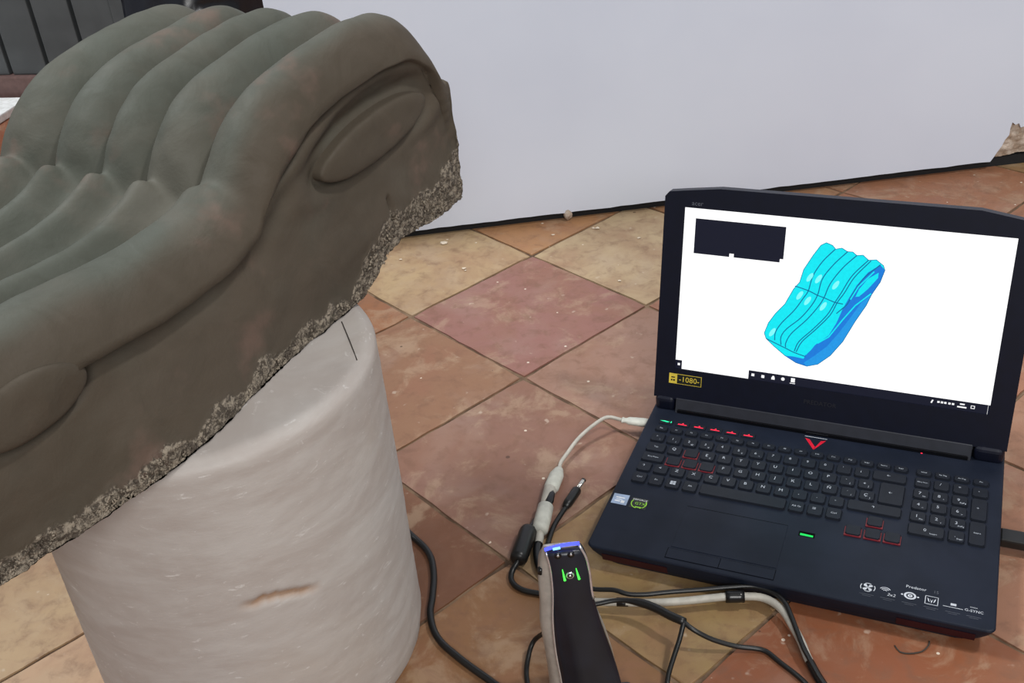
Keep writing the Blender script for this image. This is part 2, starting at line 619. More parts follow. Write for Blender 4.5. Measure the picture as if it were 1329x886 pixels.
# ------------------------------------------------------------------ clay corbel with flutes and volutes
# local frame: s along the length, w across the width, h up from the drum top
D_ = Vector((0.54877, 0.83597, 0.0))
N_ = Vector((0.83597, -0.54877, 0.0))
corbel = empty('clay_corbel')
mw = Matrix.Identity(4)
for i in range(3):
    mw[i][0], mw[i][1], mw[i][2] = D_[i], -N_[i], (0, 0, 1)[i]
mw[0][3], mw[1][3], mw[2][3] = -0.339, 0.523, CH
corbel.matrix_world = mw
tag(corbel, 'grey brown clay scroll bracket with rounded flutes resting on the white column', 'sculpture')

CREST = [(-0.06, 0.03), (-0.05, 0.075), (-0.035, 0.108), (-0.01, 0.132), (0.03, 0.140), (0.075, 0.139), (0.13, 0.135), (0.17, 0.1325), (0.21, 0.1355), (0.235, 0.142),
         (0.25, 0.1485), (0.265, 0.157), (0.275, 0.1625), (0.285, 0.173), (0.30, 0.190), (0.315, 0.202), (0.335, 0.211), (0.37, 0.219), (0.42, 0.2255), (0.46, 0.227),
         (0.49, 0.222), (0.507, 0.210), (0.520, 0.190), (0.531, 0.164), (0.540, 0.149), (0.549, 0.136), (0.553, 0.10)]
GROOVE = [(-0.06, 0.02), (-0.04, 0.07), (0.0, 0.108), (0.05, 0.126), (0.106, 0.122), (0.166, 0.114), (0.212, 0.114), (0.278, 0.122), (0.303, 0.138),
          (0.324, 0.152), (0.36, 0.176), (0.423, 0.190), (0.49, 0.186), (0.515, 0.165), (0.535, 0.12), (0.552, 0.07)]
BOT = [(-0.06, 0.012), (0.0, 0.0), (0.385, 0.0), (0.40, 0.006), (0.43, 0.023), (0.445, 0.030), (0.47, 0.027), (0.51, 0.022), (0.552, 0.026)]
UB = [-0.012, 0.055, 0.115, 0.165, 0.225, 0.300]
LB = [-0.012, 0.068, 0.127, 0.178, 0.236, 0.300]
W1 = 0.300


def ridge(w, bounds, kind):
    w = np.clip(w, bounds[0], bounds[-1])
    i = np.clip(np.searchsorted(bounds, w, side='right') - 1, 0, 4)
    b = np.array(bounds)
    half = (b[i + 1] - b[i]) / 2
    x = (w - (b[i] + b[i + 1]) / 2) / half
    if kind == 'up':
        d = 0.047 * (half / 0.030) ** 0.5 * (1 - np.sqrt(np.maximum(0, 1 - 0.93 * x * x)))
        return d
    d = 0.0230 * (1 - np.exp(-(np.abs(x) / 0.60) ** 2.3))
    return d


def top_h(s, w):
    c = smooth_interp(s, CREST)
    low = 1 - sstep(0.262, 0.284, s)
    edge5 = sstep(0.075, 0.040, w)
    edge1 = sstep(0.225, 0.26, w)
    lowd = ridge(w, LB, 'low')
    # the outer rolls stay broad in the lower half and stand higher
    roll = ridge(w, [-0.012, 0.074, 0.127, 0.178, 0.23, 0.300], 'up')
    lowd = lowd * (1 - edge5 - edge1) + roll * (edge5 + edge1)
    d = low * lowd + (1 - low) * ridge(w, UB, 'up')
    lift = low * 0.011 * (edge5 + edge1) * sstep(0.275, 0.20, s)
    notch = 0.009 * np.exp(-((s - 0.274) / 0.0085) ** 2) * (1 - 0.6 * edge5)
    endfade = sstep(0.556, 0.50, s) * 0.85 + 0.15
    return c + lift - d * endfade - notch - 0.032 * np.maximum(w, 0)


def ell(s, h, cs, ch, a, b, tilt):
    x, y = s - cs, h - ch
    c, q = math.cos(tilt), math.sin(tilt)
    return np.sqrt(((c * x + q * y) / a) ** 2 + ((-q * x + c * y) / b) ** 2)


EYE1 = (0.431, 0.137, 0.0755, 0.0205, 0.09)
EYE2 = (0.055, 0.1035, 0.047, 0.0215, -0.04)


def side_out(s, h):
    """outward offset of the side face"""
    c = top_h(s, np.full_like(s, 0.02))
    g = smooth_interp(s, GROOVE)
    fac = 0.25 + 0.75 * sstep(0.552, 0.515, s)
    t0 = top_h(s, -0.012 * fac)
    x = np.clip((t0 - h) / np.maximum(t0 - g, 0.004), 0, 1.0)
    o = 0.012 * fac * np.cos(x * math.pi / 2) ** 0.8
    o = o - 0.0040 * np.exp(-((h - g) / 0.0040) ** 2) * sstep(0.37, 0.30, s)
    below = sstep(0.0, 0.006, g - h)
    # upper volute: inner roll around the eye, trough between
    e = ell(s, h, *EYE1)
    er = ell(s, h, EYE1[0], EYE1[1], EYE1[2] + 0.024, EYE1[3] + 0.0245, EYE1[4])
    upper = sstep(0.100, 0.135, h + 0.25 * (0.36 - np.minimum(s, 0.36)))
    o = o + below * upper * (0.0055 * np.exp(-((er - 1) / 0.16) ** 2) - 0.0035 * np.exp(-((e - 1.25) / 0.30) ** 2))
    o = o - 0.005 * np.exp(-((e - 1.02) / 0.10) ** 2) * sstep(0.15, 0.12, h)
    # lower volute
    e2 = ell(s, h, *EYE2)
    o = o - 0.005 * np.exp(-((e2 - 1.12) / 0.18) ** 2)
    # shallow hollow along the middle panel, belly towards the foot
    o = o - 0.004 * np.exp(-((h - (g - 0.022)) / 0.012) ** 2) * sstep(0.10, 0.16, s) * sstep(0.36, 0.30, s)
    o = o + 0.004 * np.exp(-((h - 0.055) / 0.025) ** 2)
    # flared foot
    o = o + 0.019 * np.exp(-((s - 0.14) / 0.11) ** 2) * sstep(0.075, 0.0, h)
    return o


stations = np.unique(np.concatenate([np.linspace(-0.06, -0.02, 24), np.linspace(-0.02, 0.25, 130), np.linspace(0.25, 0.30, 44),
                                     np.linspace(0.30, 0.50, 100), np.linspace(0.50, 0.553, 58)]))
NT_, NSD, NB, NF = 170, 120, 24, 40
loops = []
for s in stations:
    w = np.linspace(-0.012 * (0.25 + 0.75 * float(sstep(0.552, 0.515, s))), W1, NT_)
    th = top_h(np.full(NT_, s), w)
    bot = float(smooth_interp(np.array([s]), BOT)[0])
    hs = np.linspace(th[0], bot, NSD + 1)[1:]
    t = (th[0] - hs) / max(th[0] - bot, 1e-4)
    hs = th[0] - (th[0] - bot) * (1 - (1 - t) ** 1.15)
    so = -side_out(np.full(NSD, s), hs)
    near = np.stack([so, hs], 1)
    wb = np.linspace(so[-1], W1 - 0.01, NB + 2)[1:-1]
    hb = np.full(NB, bot) + 0.0
    hf = np.linspace(bot, th[-1], NF + 1)[:-1]
    wf = W1 - 0.012 + 0.012 * np.cos(np.clip((th[-1] - hf) / 0.04, 0, 1) * math.pi / 2)
    loop = np.concatenate([np.stack([w, th], 1), ])
    # order: top from far to near, side down, bottom near to far, far side up
    loop = np.concatenate([loop[::-1], near, np.stack([wb, hb], 1), np.stack([wf, hf], 1)])
    loops.append(np.concatenate([np.full((len(loop), 1), s), loop], 1))
LN = len(loops[0])
# end caps as shrinking rings


def cap(loop, sign):
    c = loop.mean(0)
    rings = []
    for q in (0.97, 0.9, 0.78, 0.62, 0.44, 0.25, 0.08):
        r = c + (loop - c) * q
        r[:, 0] = loop[:, 0] + sign * 0.009 * (1 - q ** 2) ** 0.6
        rings.append(r)
    return rings


allr = cap(loops[0], -1)[::-1] + loops + cap(loops[-1], 1)
P = np.concatenate(allr)
F = []
for i in range(len(allr) - 1):
    for q in range(LN):
        q2 = (q + 1) % LN
        F.append((i * LN + q, (i + 1) * LN + q, (i + 1) * LN + q2, i * LN + q2))
F.append(tuple(range(LN)))
F.append(tuple((len(allr) - 1) * LN + q for q in range(LN))[::-1])
me = pydata('body', P, F)
bm = bmesh.new()
bm.from_mesh(me)
bmesh.ops.recalc_face_normals(bm, faces=bm.faces[:])
bm.to_mesh(me)
bm.free()
crumb = []
nv = len(P)
nrm = np.zeros(nv * 3)
me.vertices.foreach_get('normal', nrm)
nrm = nrm.reshape(-1, 3)
out = np.empty_like(P)
for i in range(nv):
    s, w, h = P[i]
    v = Vector((s, w, h))
    bot = float(np.interp(s, [b[0] for b in BOT], [b[1] for b in BOT]))
    n1 = noise.noise(v * 16)
    n2 = noise.noise(Vector((s * 45, w * 70, h * 70)))
    d = 0.0016 * n1 + 0.0007 * n2
    lim = 0.013 + 0.011 * noise.noise(Vector((s * 34, 7, 0))) + 0.006 * noise.noise(Vector((s * 110, 3, 0)))
    lim += 0.018 * float(sstep(0.36, 0.42, s)) + 0.022 * float(sstep(0.50, 0.552, s))
    c = float(sstep(lim + 0.008, lim - 0.006, h - bot)) if w < 0.12 else 0.0
    if s > 0.552:
        c = max(c, float(sstep(0.12, 0.06, h)))
    if c > 0:
        d += c * (0.0014 * noise.noise(v * 150) + 0.0012 * noise.noise(v * 330) + 0.0024 * noise.noise(v * 50))
        if h - bot < 0.004:
            out_h = 0.004 * noise.noise(Vector((s * 90, w * 90, 4)))
        else:
            out_h = 0
    else:
        out_h = 0
    if s > 0.5 and h > 0.07:
        # ragged broken edge at the scroll end
        d += float(sstep(0.52, 0.552, s)) * (0.002 * noise.noise(v * 45) + 0.0012 * noise.noise(v * 120)) * float(sstep(0.16, 0.12, h))
    if w < 0.02 and 0.43 < s < 0.45 and 0.04 < h < 0.085:
        d -= 0.007 * math.exp(-((s - 0.4405 - 0.12 * (0.062 - h)) / 0.0019) ** 2) * float(sstep(0.042, 0.052, h)) * float(sstep(0.080, 0.070, h))
    crumb.append(c)
    out[i] = (s + nrm[i, 0] * d, w + nrm[i, 1] * d, max(h + nrm[i, 2] * d, 0.0) if 0.12 < s < 0.36 and w > 0.0 else h + nrm[i, 2] * d + out_h * 0.5)
    if out[i, 2] < 0.0008 and w > -0.03:
        out[i, 2] = 0.0008
me.vertices.foreach_set('co', out.ravel())
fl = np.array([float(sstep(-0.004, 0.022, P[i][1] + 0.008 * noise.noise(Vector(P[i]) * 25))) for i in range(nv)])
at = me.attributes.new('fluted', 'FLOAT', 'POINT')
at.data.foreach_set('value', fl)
at = me.attributes.new('crumb', 'FLOAT', 'POINT')
at.data.foreach_set('value', crumb)
me.update()
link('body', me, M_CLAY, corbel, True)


def volute_eye(par, proud, seg=72, rings=16):
    cs, ch, a, b, tilt = par
    V, F = [], []
    c, q = math.cos(tilt), math.sin(tilt)
    for i in range(rings + 1):
        t = i / rings
        r = math.sin(min(t * 1.25, 1.0) * math.pi / 2) if t < 0.8 else 1.0
        depth = proud * (1 - t ** 3.2) - 0.012 * max(0, t - 0.8) / 0.2
        for k in range(seg):
            an = 2 * math.pi * k / seg
            x, y = a * r * math.cos(an), b * r * math.sin(an)
            s, h = cs + c * x - q * y, ch + q * x + c * y
            dd = depth + 0.0012 * noise.noise(Vector((s * 40, h * 60, 1)))
            V.append((s, -dd, h))
    for i in range(rings):
        for k in range(seg):
            k2 = (k + 1) % seg
            F.append((i * seg + k, i * seg + k2, (i + 1) * seg + k2, (i + 1) * seg + k))
    return link('volute_eye', pydata('volute_eye', V, F), M_CLAY, corbel, True)


volute_eye(EYE1, 0.0105)
volute_eye(EYE2, 0.013)

# loose grains and fibres along the torn foot of the clay
rr = random.Random(11)
V, F = [], []
ico = bmesh.new()
bmesh.ops.create_icosphere(ico, subdivisions=1, radius=1.0)
iv = [v.co.copy() for v in ico.verts]
iF = [tuple(v.index for v in f.verts) for f in ico.faces]
ico.free()
for q in range(1900):
    s = rr.uniform(-0.02, 0.552)
    bot = float(np.interp(s, [b[0] for b in BOT], [b[1] for b in BOT]))
    hmax = 0.012 + 0.010 * noise.noise(Vector((s * 34, 7, 0))) + 0.016 * float(sstep(0.36, 0.42, s))
    h = bot + max(0.0015, rr.random() ** 1.3 * hmax)
    w = -float(side_out(np.array([s]), np.array([h]))[0])
    r = rr.uniform(0.0004, 0.0011)
    sc = Vector((r * rr.uniform(0.6, 1.5), r * rr.uniform(0.5, 1.0), r * rr.uniform(0.6, 2.2)))
    rot = Matrix.Rotation(rr.uniform(-1, 1), 3, 'Y')
    b0 = len(V)
    for p in iv:
        pp = rot @ Vector((p.x * sc.x, p.y * sc.y, p.z * sc.z)) * rr.uniform(0.8, 1.2)
        V.append((s + pp.x, w + pp.y, max(h + pp.z, 0.0008)))
    F += [tuple(b0 + i for i in f) for f in iF]
o = link('crumb_edge', pydata('crumb_edge', V, F), M_CRUMB, corbel, True)
o['kind'] = 'stuff'

# ------------------------------------------------------------------ laptop
k = NT('laptop_rubber_black')
co = k.coord()
M_DECK = k.set(Base_Color=k.mix(k.ramp(k.noise(co, 25, 4), 0.35, 0.65), lin(17, 23, 36), lin(22, 28, 42)),
               Roughness=k.ramp(k.noise(co, 18, 4), 0.3, 0.7, 0.46, 0.58), Normal=k.bump(k.noise(co, 900, 2), 0.08, 0.0003))
k.b.inputs['Specular IOR Level'].default_value = 0.22
M_KEY = plain('key_cap_black', (22, 26, 35), 0.5, grain=0.1, scale=900, spec=0.25)
M_BEZEL = plain('bezel_black', (10, 14, 30), 0.42, spec=0.3)
M_GLOSS = plain('gloss_black', (12, 12, 15), 0.12)
M_HINGE = plain('hinge_charcoal', (38, 40, 48), 0.36)
M_LEGEND = plain('legend_grey', (168, 174, 184), 0.6)
M_PRINT = plain('print_grey', (186, 190, 198), 0.6)
M_PRINTDIM = plain('print_dim_grey', (84, 88, 98), 0.6)
M_REDSKIRT = plain('key_red_skirt', (104, 20, 30), 0.5)
M_REDLIP = plain('dark_red_lip', (52, 18, 24), 0.5, spec=0.2)
M_REDLOGO = plain('red_logo', (196, 24, 48), 0.35)
M_STICKBLUE = plain('sticker_pale_blue', (150, 168, 196), 0.4)
M_STICKDARK = plain('sticker_black', (24, 28, 24), 0.35)
M_STICKGREEN = plain('sticker_green', (150, 214, 60), 0.4)
M_STICKWHITE = plain('sticker_white', (226, 228, 230), 0.4)
M_STICKYELLOW = plain('sticker_yellow', (214, 190, 70), 0.4)
M_OUTLINE = plain('seam_black', (4, 4, 6), 0.9, spec=0.1)
M_SCREEN = glow('screen_white', (255, 255, 255), 1.25)
M_SCRDARK = glow('screen_dark', (14, 18, 42), 0.7)
M_ICON = glow('screen_icon_white', (250, 252, 255), 1.0)
M_CYAN = glow('scan_cyan', (0, 228, 240), 1.0)
M_CYANLT = glow('scan_highlight', (130, 248, 250), 1.0)
M_BLUE = glow('scan_blue', (20, 120, 214), 1.0)
M_BLUE2 = glow('scan_foot_blue', (28, 148, 226), 1.0)
M_TEAL = glow('scan_line_teal', (4, 112, 160), 0.9)
M_GRNLED = glow('led_green', (40, 230, 160), 1.6)
M_REDLED = glow('led_red', (255, 40, 70), 1.8)
M_GRNLED2 = glow('led_deep_green', (20, 210, 90), 1.3)
M_WHITELED = glow('strip_reflection_white', (230, 236, 240), 0.6)

HD = 0.029
LID, DY, DZ = 0.23916, 0.26395, 0.08197
laptop = empty('laptop', (0.05574, 0.84008, 0), -0.43954)
tag(laptop, 'open black laptop on the floor showing a cyan scan on its white screen', 'laptop')


def outline(fi, si, bi, r):
    x0, x1, y0, y1 = si, 0.391 - si, fi, 0.292 - bi
    pts = []
    for (cx, cy, a0, rad) in ((x0, y0, 180, r), (x1, y0, 270, r), (x1, y1, 0, 0.012), (x0, y1, 90, 0.012)):
        ox = cx + rad if cx == x0 else cx - rad
        oy = cy + rad if cy == y0 else cy - rad
        for q in range(6):
            a = math.radians(a0 + 90 * q / 5)
            pts.append((ox + rad * math.cos(a), oy + rad * math.sin(a)))
    return pts


def loft(name, levels, mat, parent, smooth=False):
    V, F = [], []
    n = len(levels[0][1])
    for z, pts in levels:
        V += [(x, y, z) for x, y in pts]
    for i in range(len(levels) - 1):
        for q in range(n):
            q2 = (q + 1) % n
            F.append((i * n + q, i * n + q2, (i + 1) * n + q2, (i + 1) * n + q))
    F.append(tuple(range(n))[::-1])
    F.append(tuple((len(levels) - 1) * n + q for q in range(n)))
    return link(name, pydata(name, V, F), mat, parent, smooth)


deck = loft('base', [(0.004, outline(0.008, 0.012, 0.02, 0.020)), (0.012, outline(0.0040, 0.006, 0.01, 0.014)), (0.021, outline(0.0012, 0.002, 0.0, 0.009)),
                     (0.0272, outline(0.0, 0.0, 0.0, 0.007)), (0.0285, outline(0.0006, 0.0006, 0.0006, 0.007)), (HD, outline(0.0018, 0.0018, 0.0018, 0.006))], M_DECK, laptop)
for x, y in ((0.04, 0.05), (0.35, 0.05), (0.04, 0.26), (0.35, 0.26)):
    link('foot', box_mesh('foot', x - 0.02, x + 0.02, y - 0.006, y + 0.006, 0.0, 0.0042, 0.001), M_OUTLINE, laptop)
# dark red lips under the front edge
for x0, x1 in ((0.016, 0.085), (0.306, 0.375)):
    V = [(x0, 0.0006, 0.0205), (x1, 0.0006, 0.0205), (x1, 0.0042, 0.0095), (x0, 0.0042, 0.0095),
         (x0, 0.0060, 0.0205), (x1, 0.0060, 0.0205), (x1, 0.0090, 0.0095), (x0, 0.0090, 0.0095)]
    link('front_lip', pydata('front_lip', V, [(0, 3, 2, 1), (4, 5, 6, 7), (0, 1, 5, 4), (2, 3, 7, 6), (1, 2, 6, 5), (0, 4, 7, 3)]), M_REDLIP, laptop)

# ---- keys
KEYM = {}


def key_mesh(w, h, zt=0.0026):
    kk = (round(w, 4), round(h, 4))
    if kk not in KEYM:
        bm = bmesh.new()
        bmesh.ops.create_cube(bm, size=1.0)
        for v in bm.verts:
            ins = 0.0009 if v.co.z > 0 else 0.0
            sx, sy = (w / 2 - ins), (h / 2 - ins * 0.8)
            v.co = Vector((math.copysign(sx, v.co.x), math.copysign(sy, v.co.y), zt if v.co.z > 0 else 0.0))
        bmesh.ops.bevel(bm, geom=[e for e in bm.edges if abs(e.verts[0].co.z - e.verts[1].co.z) > 0.001], offset=0.0012, segments=2, affect='EDGES')
        me = bpy.data.meshes.new('key')
        bm.to_mesh(me)
        bm.free()
        me.materials.append(M_KEY)
        KEYM[kk] = me
    return KEYM[kk]


def legend(parent, txt, size, x=0.0, y=0.0, mat=None, z=0.0028, name='legend', shear=0.0):
    me = text_mesh(txt, size, shear)
    o = bpy.data.objects.new(name, me)
    COL.objects.link(o)
    o.parent = parent
    o.location = (x, y, z)
    mat = mat or M_LEGEND
    if not me.materials:
        me.materials.append(mat)
    if me.materials[0] != mat:
        o.material_slots[0].link = 'OBJECT'
        o.material_slots[0].material = mat
    return o


GAP = 0.0030


def key(x0, x1, yc, h, txt='', size=None, red=False, sub=None):
    w = x1 - x0 - GAP
    o = link('key', key_mesh(w, h - GAP), None, laptop)
    o.location = ((x0 + x1) / 2, yc, HD)
    if red:
        fr = link('key_skirt', box_mesh('key_skirt', -w / 2 - 0.0004, w / 2 + 0.0004, -(h - GAP) / 2 - 0.0009, (h - GAP) / 2 - 0.003, 0.0, 0.0012), M_REDSKIRT, o)
        return o
    if txt:
        n = len(txt)
        sz = size or (0.0040 if n == 1 else 0.0026 if n <= 3 else 0.0020)
        dx = 0.0 if n > 1 else -0.0012
        legend(o, txt, sz, dx, 0.0012 if n == 1 and not sub else 0.0)
        if sub:
            legend(o, sub, 0.0022, w * 0.20, -0.0042)
    return o


U = 0.019
X0 = 0.0125
# function row
fn = ['Esc', 'F1', 'F2', 'F3', 'F4', 'F5', 'F6', 'F7', 'F8', 'F9', 'F10', 'F11', 'F12', 'Impr', 'Insert', 'Supr']
for i, t in enumerate(fn):
    key(X0 + i * 15 * U / 16, X0 + (i + 1) * 15 * U / 16, 0.2105, 0.0130, t, 0.0020)
NP = 0.3025
for i, t in enumerate(('Inicio', 'Re Pag', 'Av Pag', 'Fin')):
    key(NP + i * U, NP + (i + 1) * U, 0.2105, 0.0130, t, 0.0020)
RY = [0.1932, 0.1745, 0.1560, 0.1375, 0.1180]
RH = 0.0187
for i, (t, s) in enumerate(zip('\u00ba1234567890\'\u00a1', ['\\', '|', '@', '#', '', '\u20ac', '\u00ac', '', '', '', '', '', ''])):
    key(X0 + i * U, X0 + (i + 1) * U, RY[0], RH, t, 0.0036, sub=s or None)
key(X0 + 13 * U, X0 + 15 * U, RY[0], RH, '\u2190', 0.0034)
key(X0, X0 + 1.32 * U, RY[1], RH, 'Tab', 0.0024)
for i, t in enumerate('QWERTYUIOP`+'):
    xa = X0 + (1.32 + i) * U
    key(xa, xa + U, RY[1], RH, t, 0.0042, red=(t == 'W'), sub={'E': '\u20ac', '`': '[', '+': ']'}.get(t))
key(X0, X0 + 1.5 * U, RY[2], RH, 'Bloq Mayus', 0.0019)
for i, t in enumerate('ASDFGHJKL\u00d1\u00b4\u00c7'):
    xa = X0 + (1.5 + i) * U
    key(xa, xa + U, RY[2], RH, t, 0.0042, red=(t in 'ASD'), sub={'\u00b4': '{', '\u00c7': '}'}.get(t))
key(X0 + 13.5 * U, X0 + 15 * U, (RY[1] + RY[2]) / 2, 2 * RH, '\u2190', 0.0034)
key(X0, X0 + U, RY[3], RH, '\u2191', 0.0034)
for i, t in enumerate('<ZXCVBNM,.-'):
    xa = X0 + (1 + i) * U
    key(xa, xa + U, RY[3], RH, t, 0.0042)
key(X0 + 12 * U, X0 + 15 * U, RY[3], RH, '\u2191', 0.0034)
for i, t in enumerate(('Ctrl', 'Fn', 'WIN', 'Alt')):
    o = key(X0 + i * U, X0 + (i + 1) * U, RY[4], 0.0200, '' if t == 'WIN' else t, 0.0026)
    if t == 'WIN':
        V, F = [], []
        for cx, cy in ((-0.0016, 0.0014), (0.0016, 0.0016), (-0.0016, -0.0016), (0.0016, -0.0016)):
            b0 = len(V)
            V += [(cx - 0.0014, cy - 0.0013, 0.0028), (cx + 0.0014, cy - 0.0014, 0.0028), (cx + 0.0014, cy + 0.0014, 0.0028), (cx - 0.0014, cy + 0.0013, 0.0028)]
            F.append((b0, b0 + 1, b0 + 2, b0 + 3))
        link('legend', pydata('legend', V, F), M_LEGEND, o)
sp = key(X0 + 4 * U, X0 + 9 * U, RY[4], 0.0200)
for i, t in enumerate(('Alt Gr', '\u2261', 'Ctrl')):
    key(X0 + (9 + i) * U, X0 + (10 + i) * U, RY[4], 0.0200, t, 0.0026 if i != 1 else 0.005)
for x, y in ((0.2532, 0.0985), (0.2722, 0.0985), (0.2912, 0.0985), (0.2722, 0.1175)):
    key(x - U / 2, x + U / 2, y, 0.0182, red=True)
for i, t in enumerate(('Bloq Num', '/', '*', '-')):
    key(NP + i * U, NP + (i + 1) * U, RY[0], RH, t, 0.0018 if i == 0 else 0.004)
for r, row in enumerate((('7', '8', '9'), ('4', '5', '6'), ('1', '2', '3'))):
    for i, t in enumerate(row):
        key(NP + i * U, NP + (i + 1) * U, RY[1 + r], RH, t, 0.0042, sub={'7': 'Ini', '9': 'RePg', '1': 'Fin', '3': 'AvPg', '4': '<', '6': '>', '8': '^', '2': 'v'}.get(t))
key(NP + 3 * U, NP + 4 * U, (RY[1] + RY[2]) / 2, 2 * RH, '+', 0.0036)
key(NP + 3 * U, NP + 4 * U, (RY[3] + RY[4]) / 2, 2 * RH + 0.001, 'Intro', 0.0024)
key(NP, NP + 2 * U, RY[4], 0.0200, '0', 0.0042, sub='Insert')
key(NP + 2 * U, NP + 3 * U, RY[4], 0.0200, '.', 0.0042, sub='Supr')


# ---- flat prints and small deck fittings
def flat(name, polys, mat, parent, z):
    V, F = [], []
    for p in polys:
        b0 = len(V)
        V += [(x, y, z) for x, y in p]
        F.append(tuple(range(b0, b0 + len(p))))
    me = pydata(name, V, F)
    bm = bmesh.new()
    bm.from_mesh(me)
    bmesh.ops.triangulate(bm, faces=bm.faces[:])
    for f in bm.faces:
        if f.normal.z < 0:
            f.normal_flip()
    bm.to_mesh(me)
    bm.free()
    return link(name, me, mat, parent)


def rect(x0, x1, y0, y1):
    return [(x0, y0), (x1, y0), (x1, y1), (x0, y1)]


def arc(cx, cy, r0, r1, a0, a1, n=14, ky=1.0):
    out = []
    for q in range(n + 1):
        a = math.radians(a0 + (a1 - a0) * q / n)
        out.append((cx + r1 * math.cos(a), cy + ky * r1 * math.sin(a)))
    for q in range(n + 1):
        a = math.radians(a1 + (a0 - a1) * q / n)
        out.append((cx + r0 * math.cos(a), cy + ky * r0 * math.sin(a)))
    return out


def ring(cx, cy, r0, r1, ky=1.0):
    return [arc(cx, cy, r0, r1, a, a + 90, 8, ky) for a in (0, 90, 180, 270)]


def disc(cx, cy, r, ky=1.0, n=16):
    return [(cx + r * math.cos(2 * math.pi * q / n), cy + ky * r * math.sin(2 * math.pi * q / n)) for q in range(n)]


def stroke(pts, wd):
    out = []
    for (xa, ya), (xb, yb) in zip(pts[:-1], pts[1:]):
        L = math.hypot(xb - xa, yb - ya) or 1e-6
        nx_, ny_ = -(yb - ya) / L * wd / 2, (xb - xa) / L * wd / 2
        ex, ey = (xb - xa) / L * wd * 0.25, (yb - ya) / L * wd * 0.25
        out.append([(xa - ex - nx_, ya - ey - ny_), (xb + ex - nx_, yb + ey - ny_), (xb + ex + nx_, yb + ey + ny_), (xa - ex + nx_, ya - ey + ny_)])
    return out


ZP = HD + 0.0003
# lit shortcut keys above the function row
for i, x in enumerate((0.0227, 0.0425, 0.0620, 0.0813, 0.1004, 0.1198)):
    o = link('shortcut_key', box_mesh('shortcut_key', -0.0078, 0.0078, -0.004, 0.0045, 0.0, 0.0010, 0.0003), M_KEY, laptop)
    o.location = (x, 0.2258, HD)
    if i == 0:
        flat('lit_symbol', [[(-0.0075, 0.0006), (-0.002, 0.0016), (0.0045, 0.0004), (0.0015, -0.0010)], rect(0.0055, 0.0065, -0.0014, 0.0018)], M_GRNLED, o, 0.0012)
    else:
        flat('lit_symbol', [[(-0.0056, -0.0018), (0.0050, -0.0018), (0.0056, -0.0008), (-0.0048, -0.0002)], [(-0.0012, 0.0004), (0.0016, 0.0002), (0.0007, 0.0022)]], M_REDLED, o, 0.0012)
# red chevron and white line above it
flat('chevron_logo', [[(0.1815, 0.2400), (0.1868, 0.2385), (0.1948, 0.2262), (0.1938, 0.2205)], [(0.2050, 0.2405), (0.1995, 0.2385), (0.1952, 0.2262), (0.1942, 0.2205)]], M_REDLOGO, deck, ZP)
flat('chevron_line', [rect(0.1808, 0.2055, 0.2430, 0.2438)], M_PRINT, deck, ZP)
flat('red_indicator', [disc(0.3067, 0.2468, 0.0011)], M_REDLED, deck, ZP)
# touchpad and its buttons
link('touchpad_seam', box_mesh('touchpad_seam', 0.0840, 0.1897, 0.0240, 0.0885, HD - 0.001, HD + 0.0002), M_OUTLINE, laptop)
link('touchpad', box_mesh('touchpad', 0.0838, 0.1899, 0.0232, 0.0876, HD - 0.001, HD + 0.0005, 0.0002), M_DECK, laptop)
link('touchpad_seam', box_mesh('touchpad_seam', 0.0813, 0.1905, 0.0061, 0.0208, HD - 0.001, HD + 0.0002), M_OUTLINE, laptop)
for x0, x1 in ((0.0819, 0.1353), (0.1359, 0.1899)):
    link('touchpad_button', box_mesh('touchpad_button', x0, x1, 0.0067, 0.0202, HD - 0.001, HD + 0.0006, 0.0003), M_DECK, laptop)
# green indicator right of the touchpad
link('indicator_window', box_mesh('indicator_window', 0.2020, 0.2180, 0.0768, 0.0838, HD - 0.001, HD + 0.0002), M_OUTLINE, laptop)
flat('green_indicator', [[(0.2035, 0.0775), (0.2165, 0.0772), (0.2165, 0.0800), (0.2035, 0.0806)]], M_GRNLED2, deck, HD + 0.0004)
# stickers on the palm rest
flat('silver_sticker', [[(0.0040, 0.0700), (0.0212, 0.0700), (0.0206, 0.0868), (0.0034, 0.0862)]], M_STICKBLUE, deck, ZP)
flat('silver_sticker_print', [rect(0.0070, 0.0170, 0.0800, 0.0814), rect(0.0080, 0.0150, 0.0772, 0.0780), rect(0.0070, 0.0130, 0.0740, 0.0756), rect(0.0140, 0.0180, 0.0725, 0.0765)], M_STICKWHITE, deck, ZP + 0.0002)
flat('green_sticker', [rect(0.0242, 0.0428, 0.0685, 0.0855)], M_STICKDARK, deck, ZP)
legend(deck, 'GEFORCE', 0.0026, 0.0335, 0.0825, M_STICKWHITE, ZP + 0.0002, 'sticker_lettering')
legend(deck, 'GTX', 0.0040, 0.0350, 0.0765, M_STICKGREEN, ZP + 0.0002, 'sticker_lettering')
flat('green_sticker_marks', [arc(0.0335, 0.0770, 0.0076, 0.0086, 150, 260, 10), arc(0.0335, 0.0770, 0.0076, 0.0086, -70, 30, 10), rect(0.0310, 0.0390, 0.0700, 0.0716)], M_STICKGREEN, deck, ZP + 0.0002)
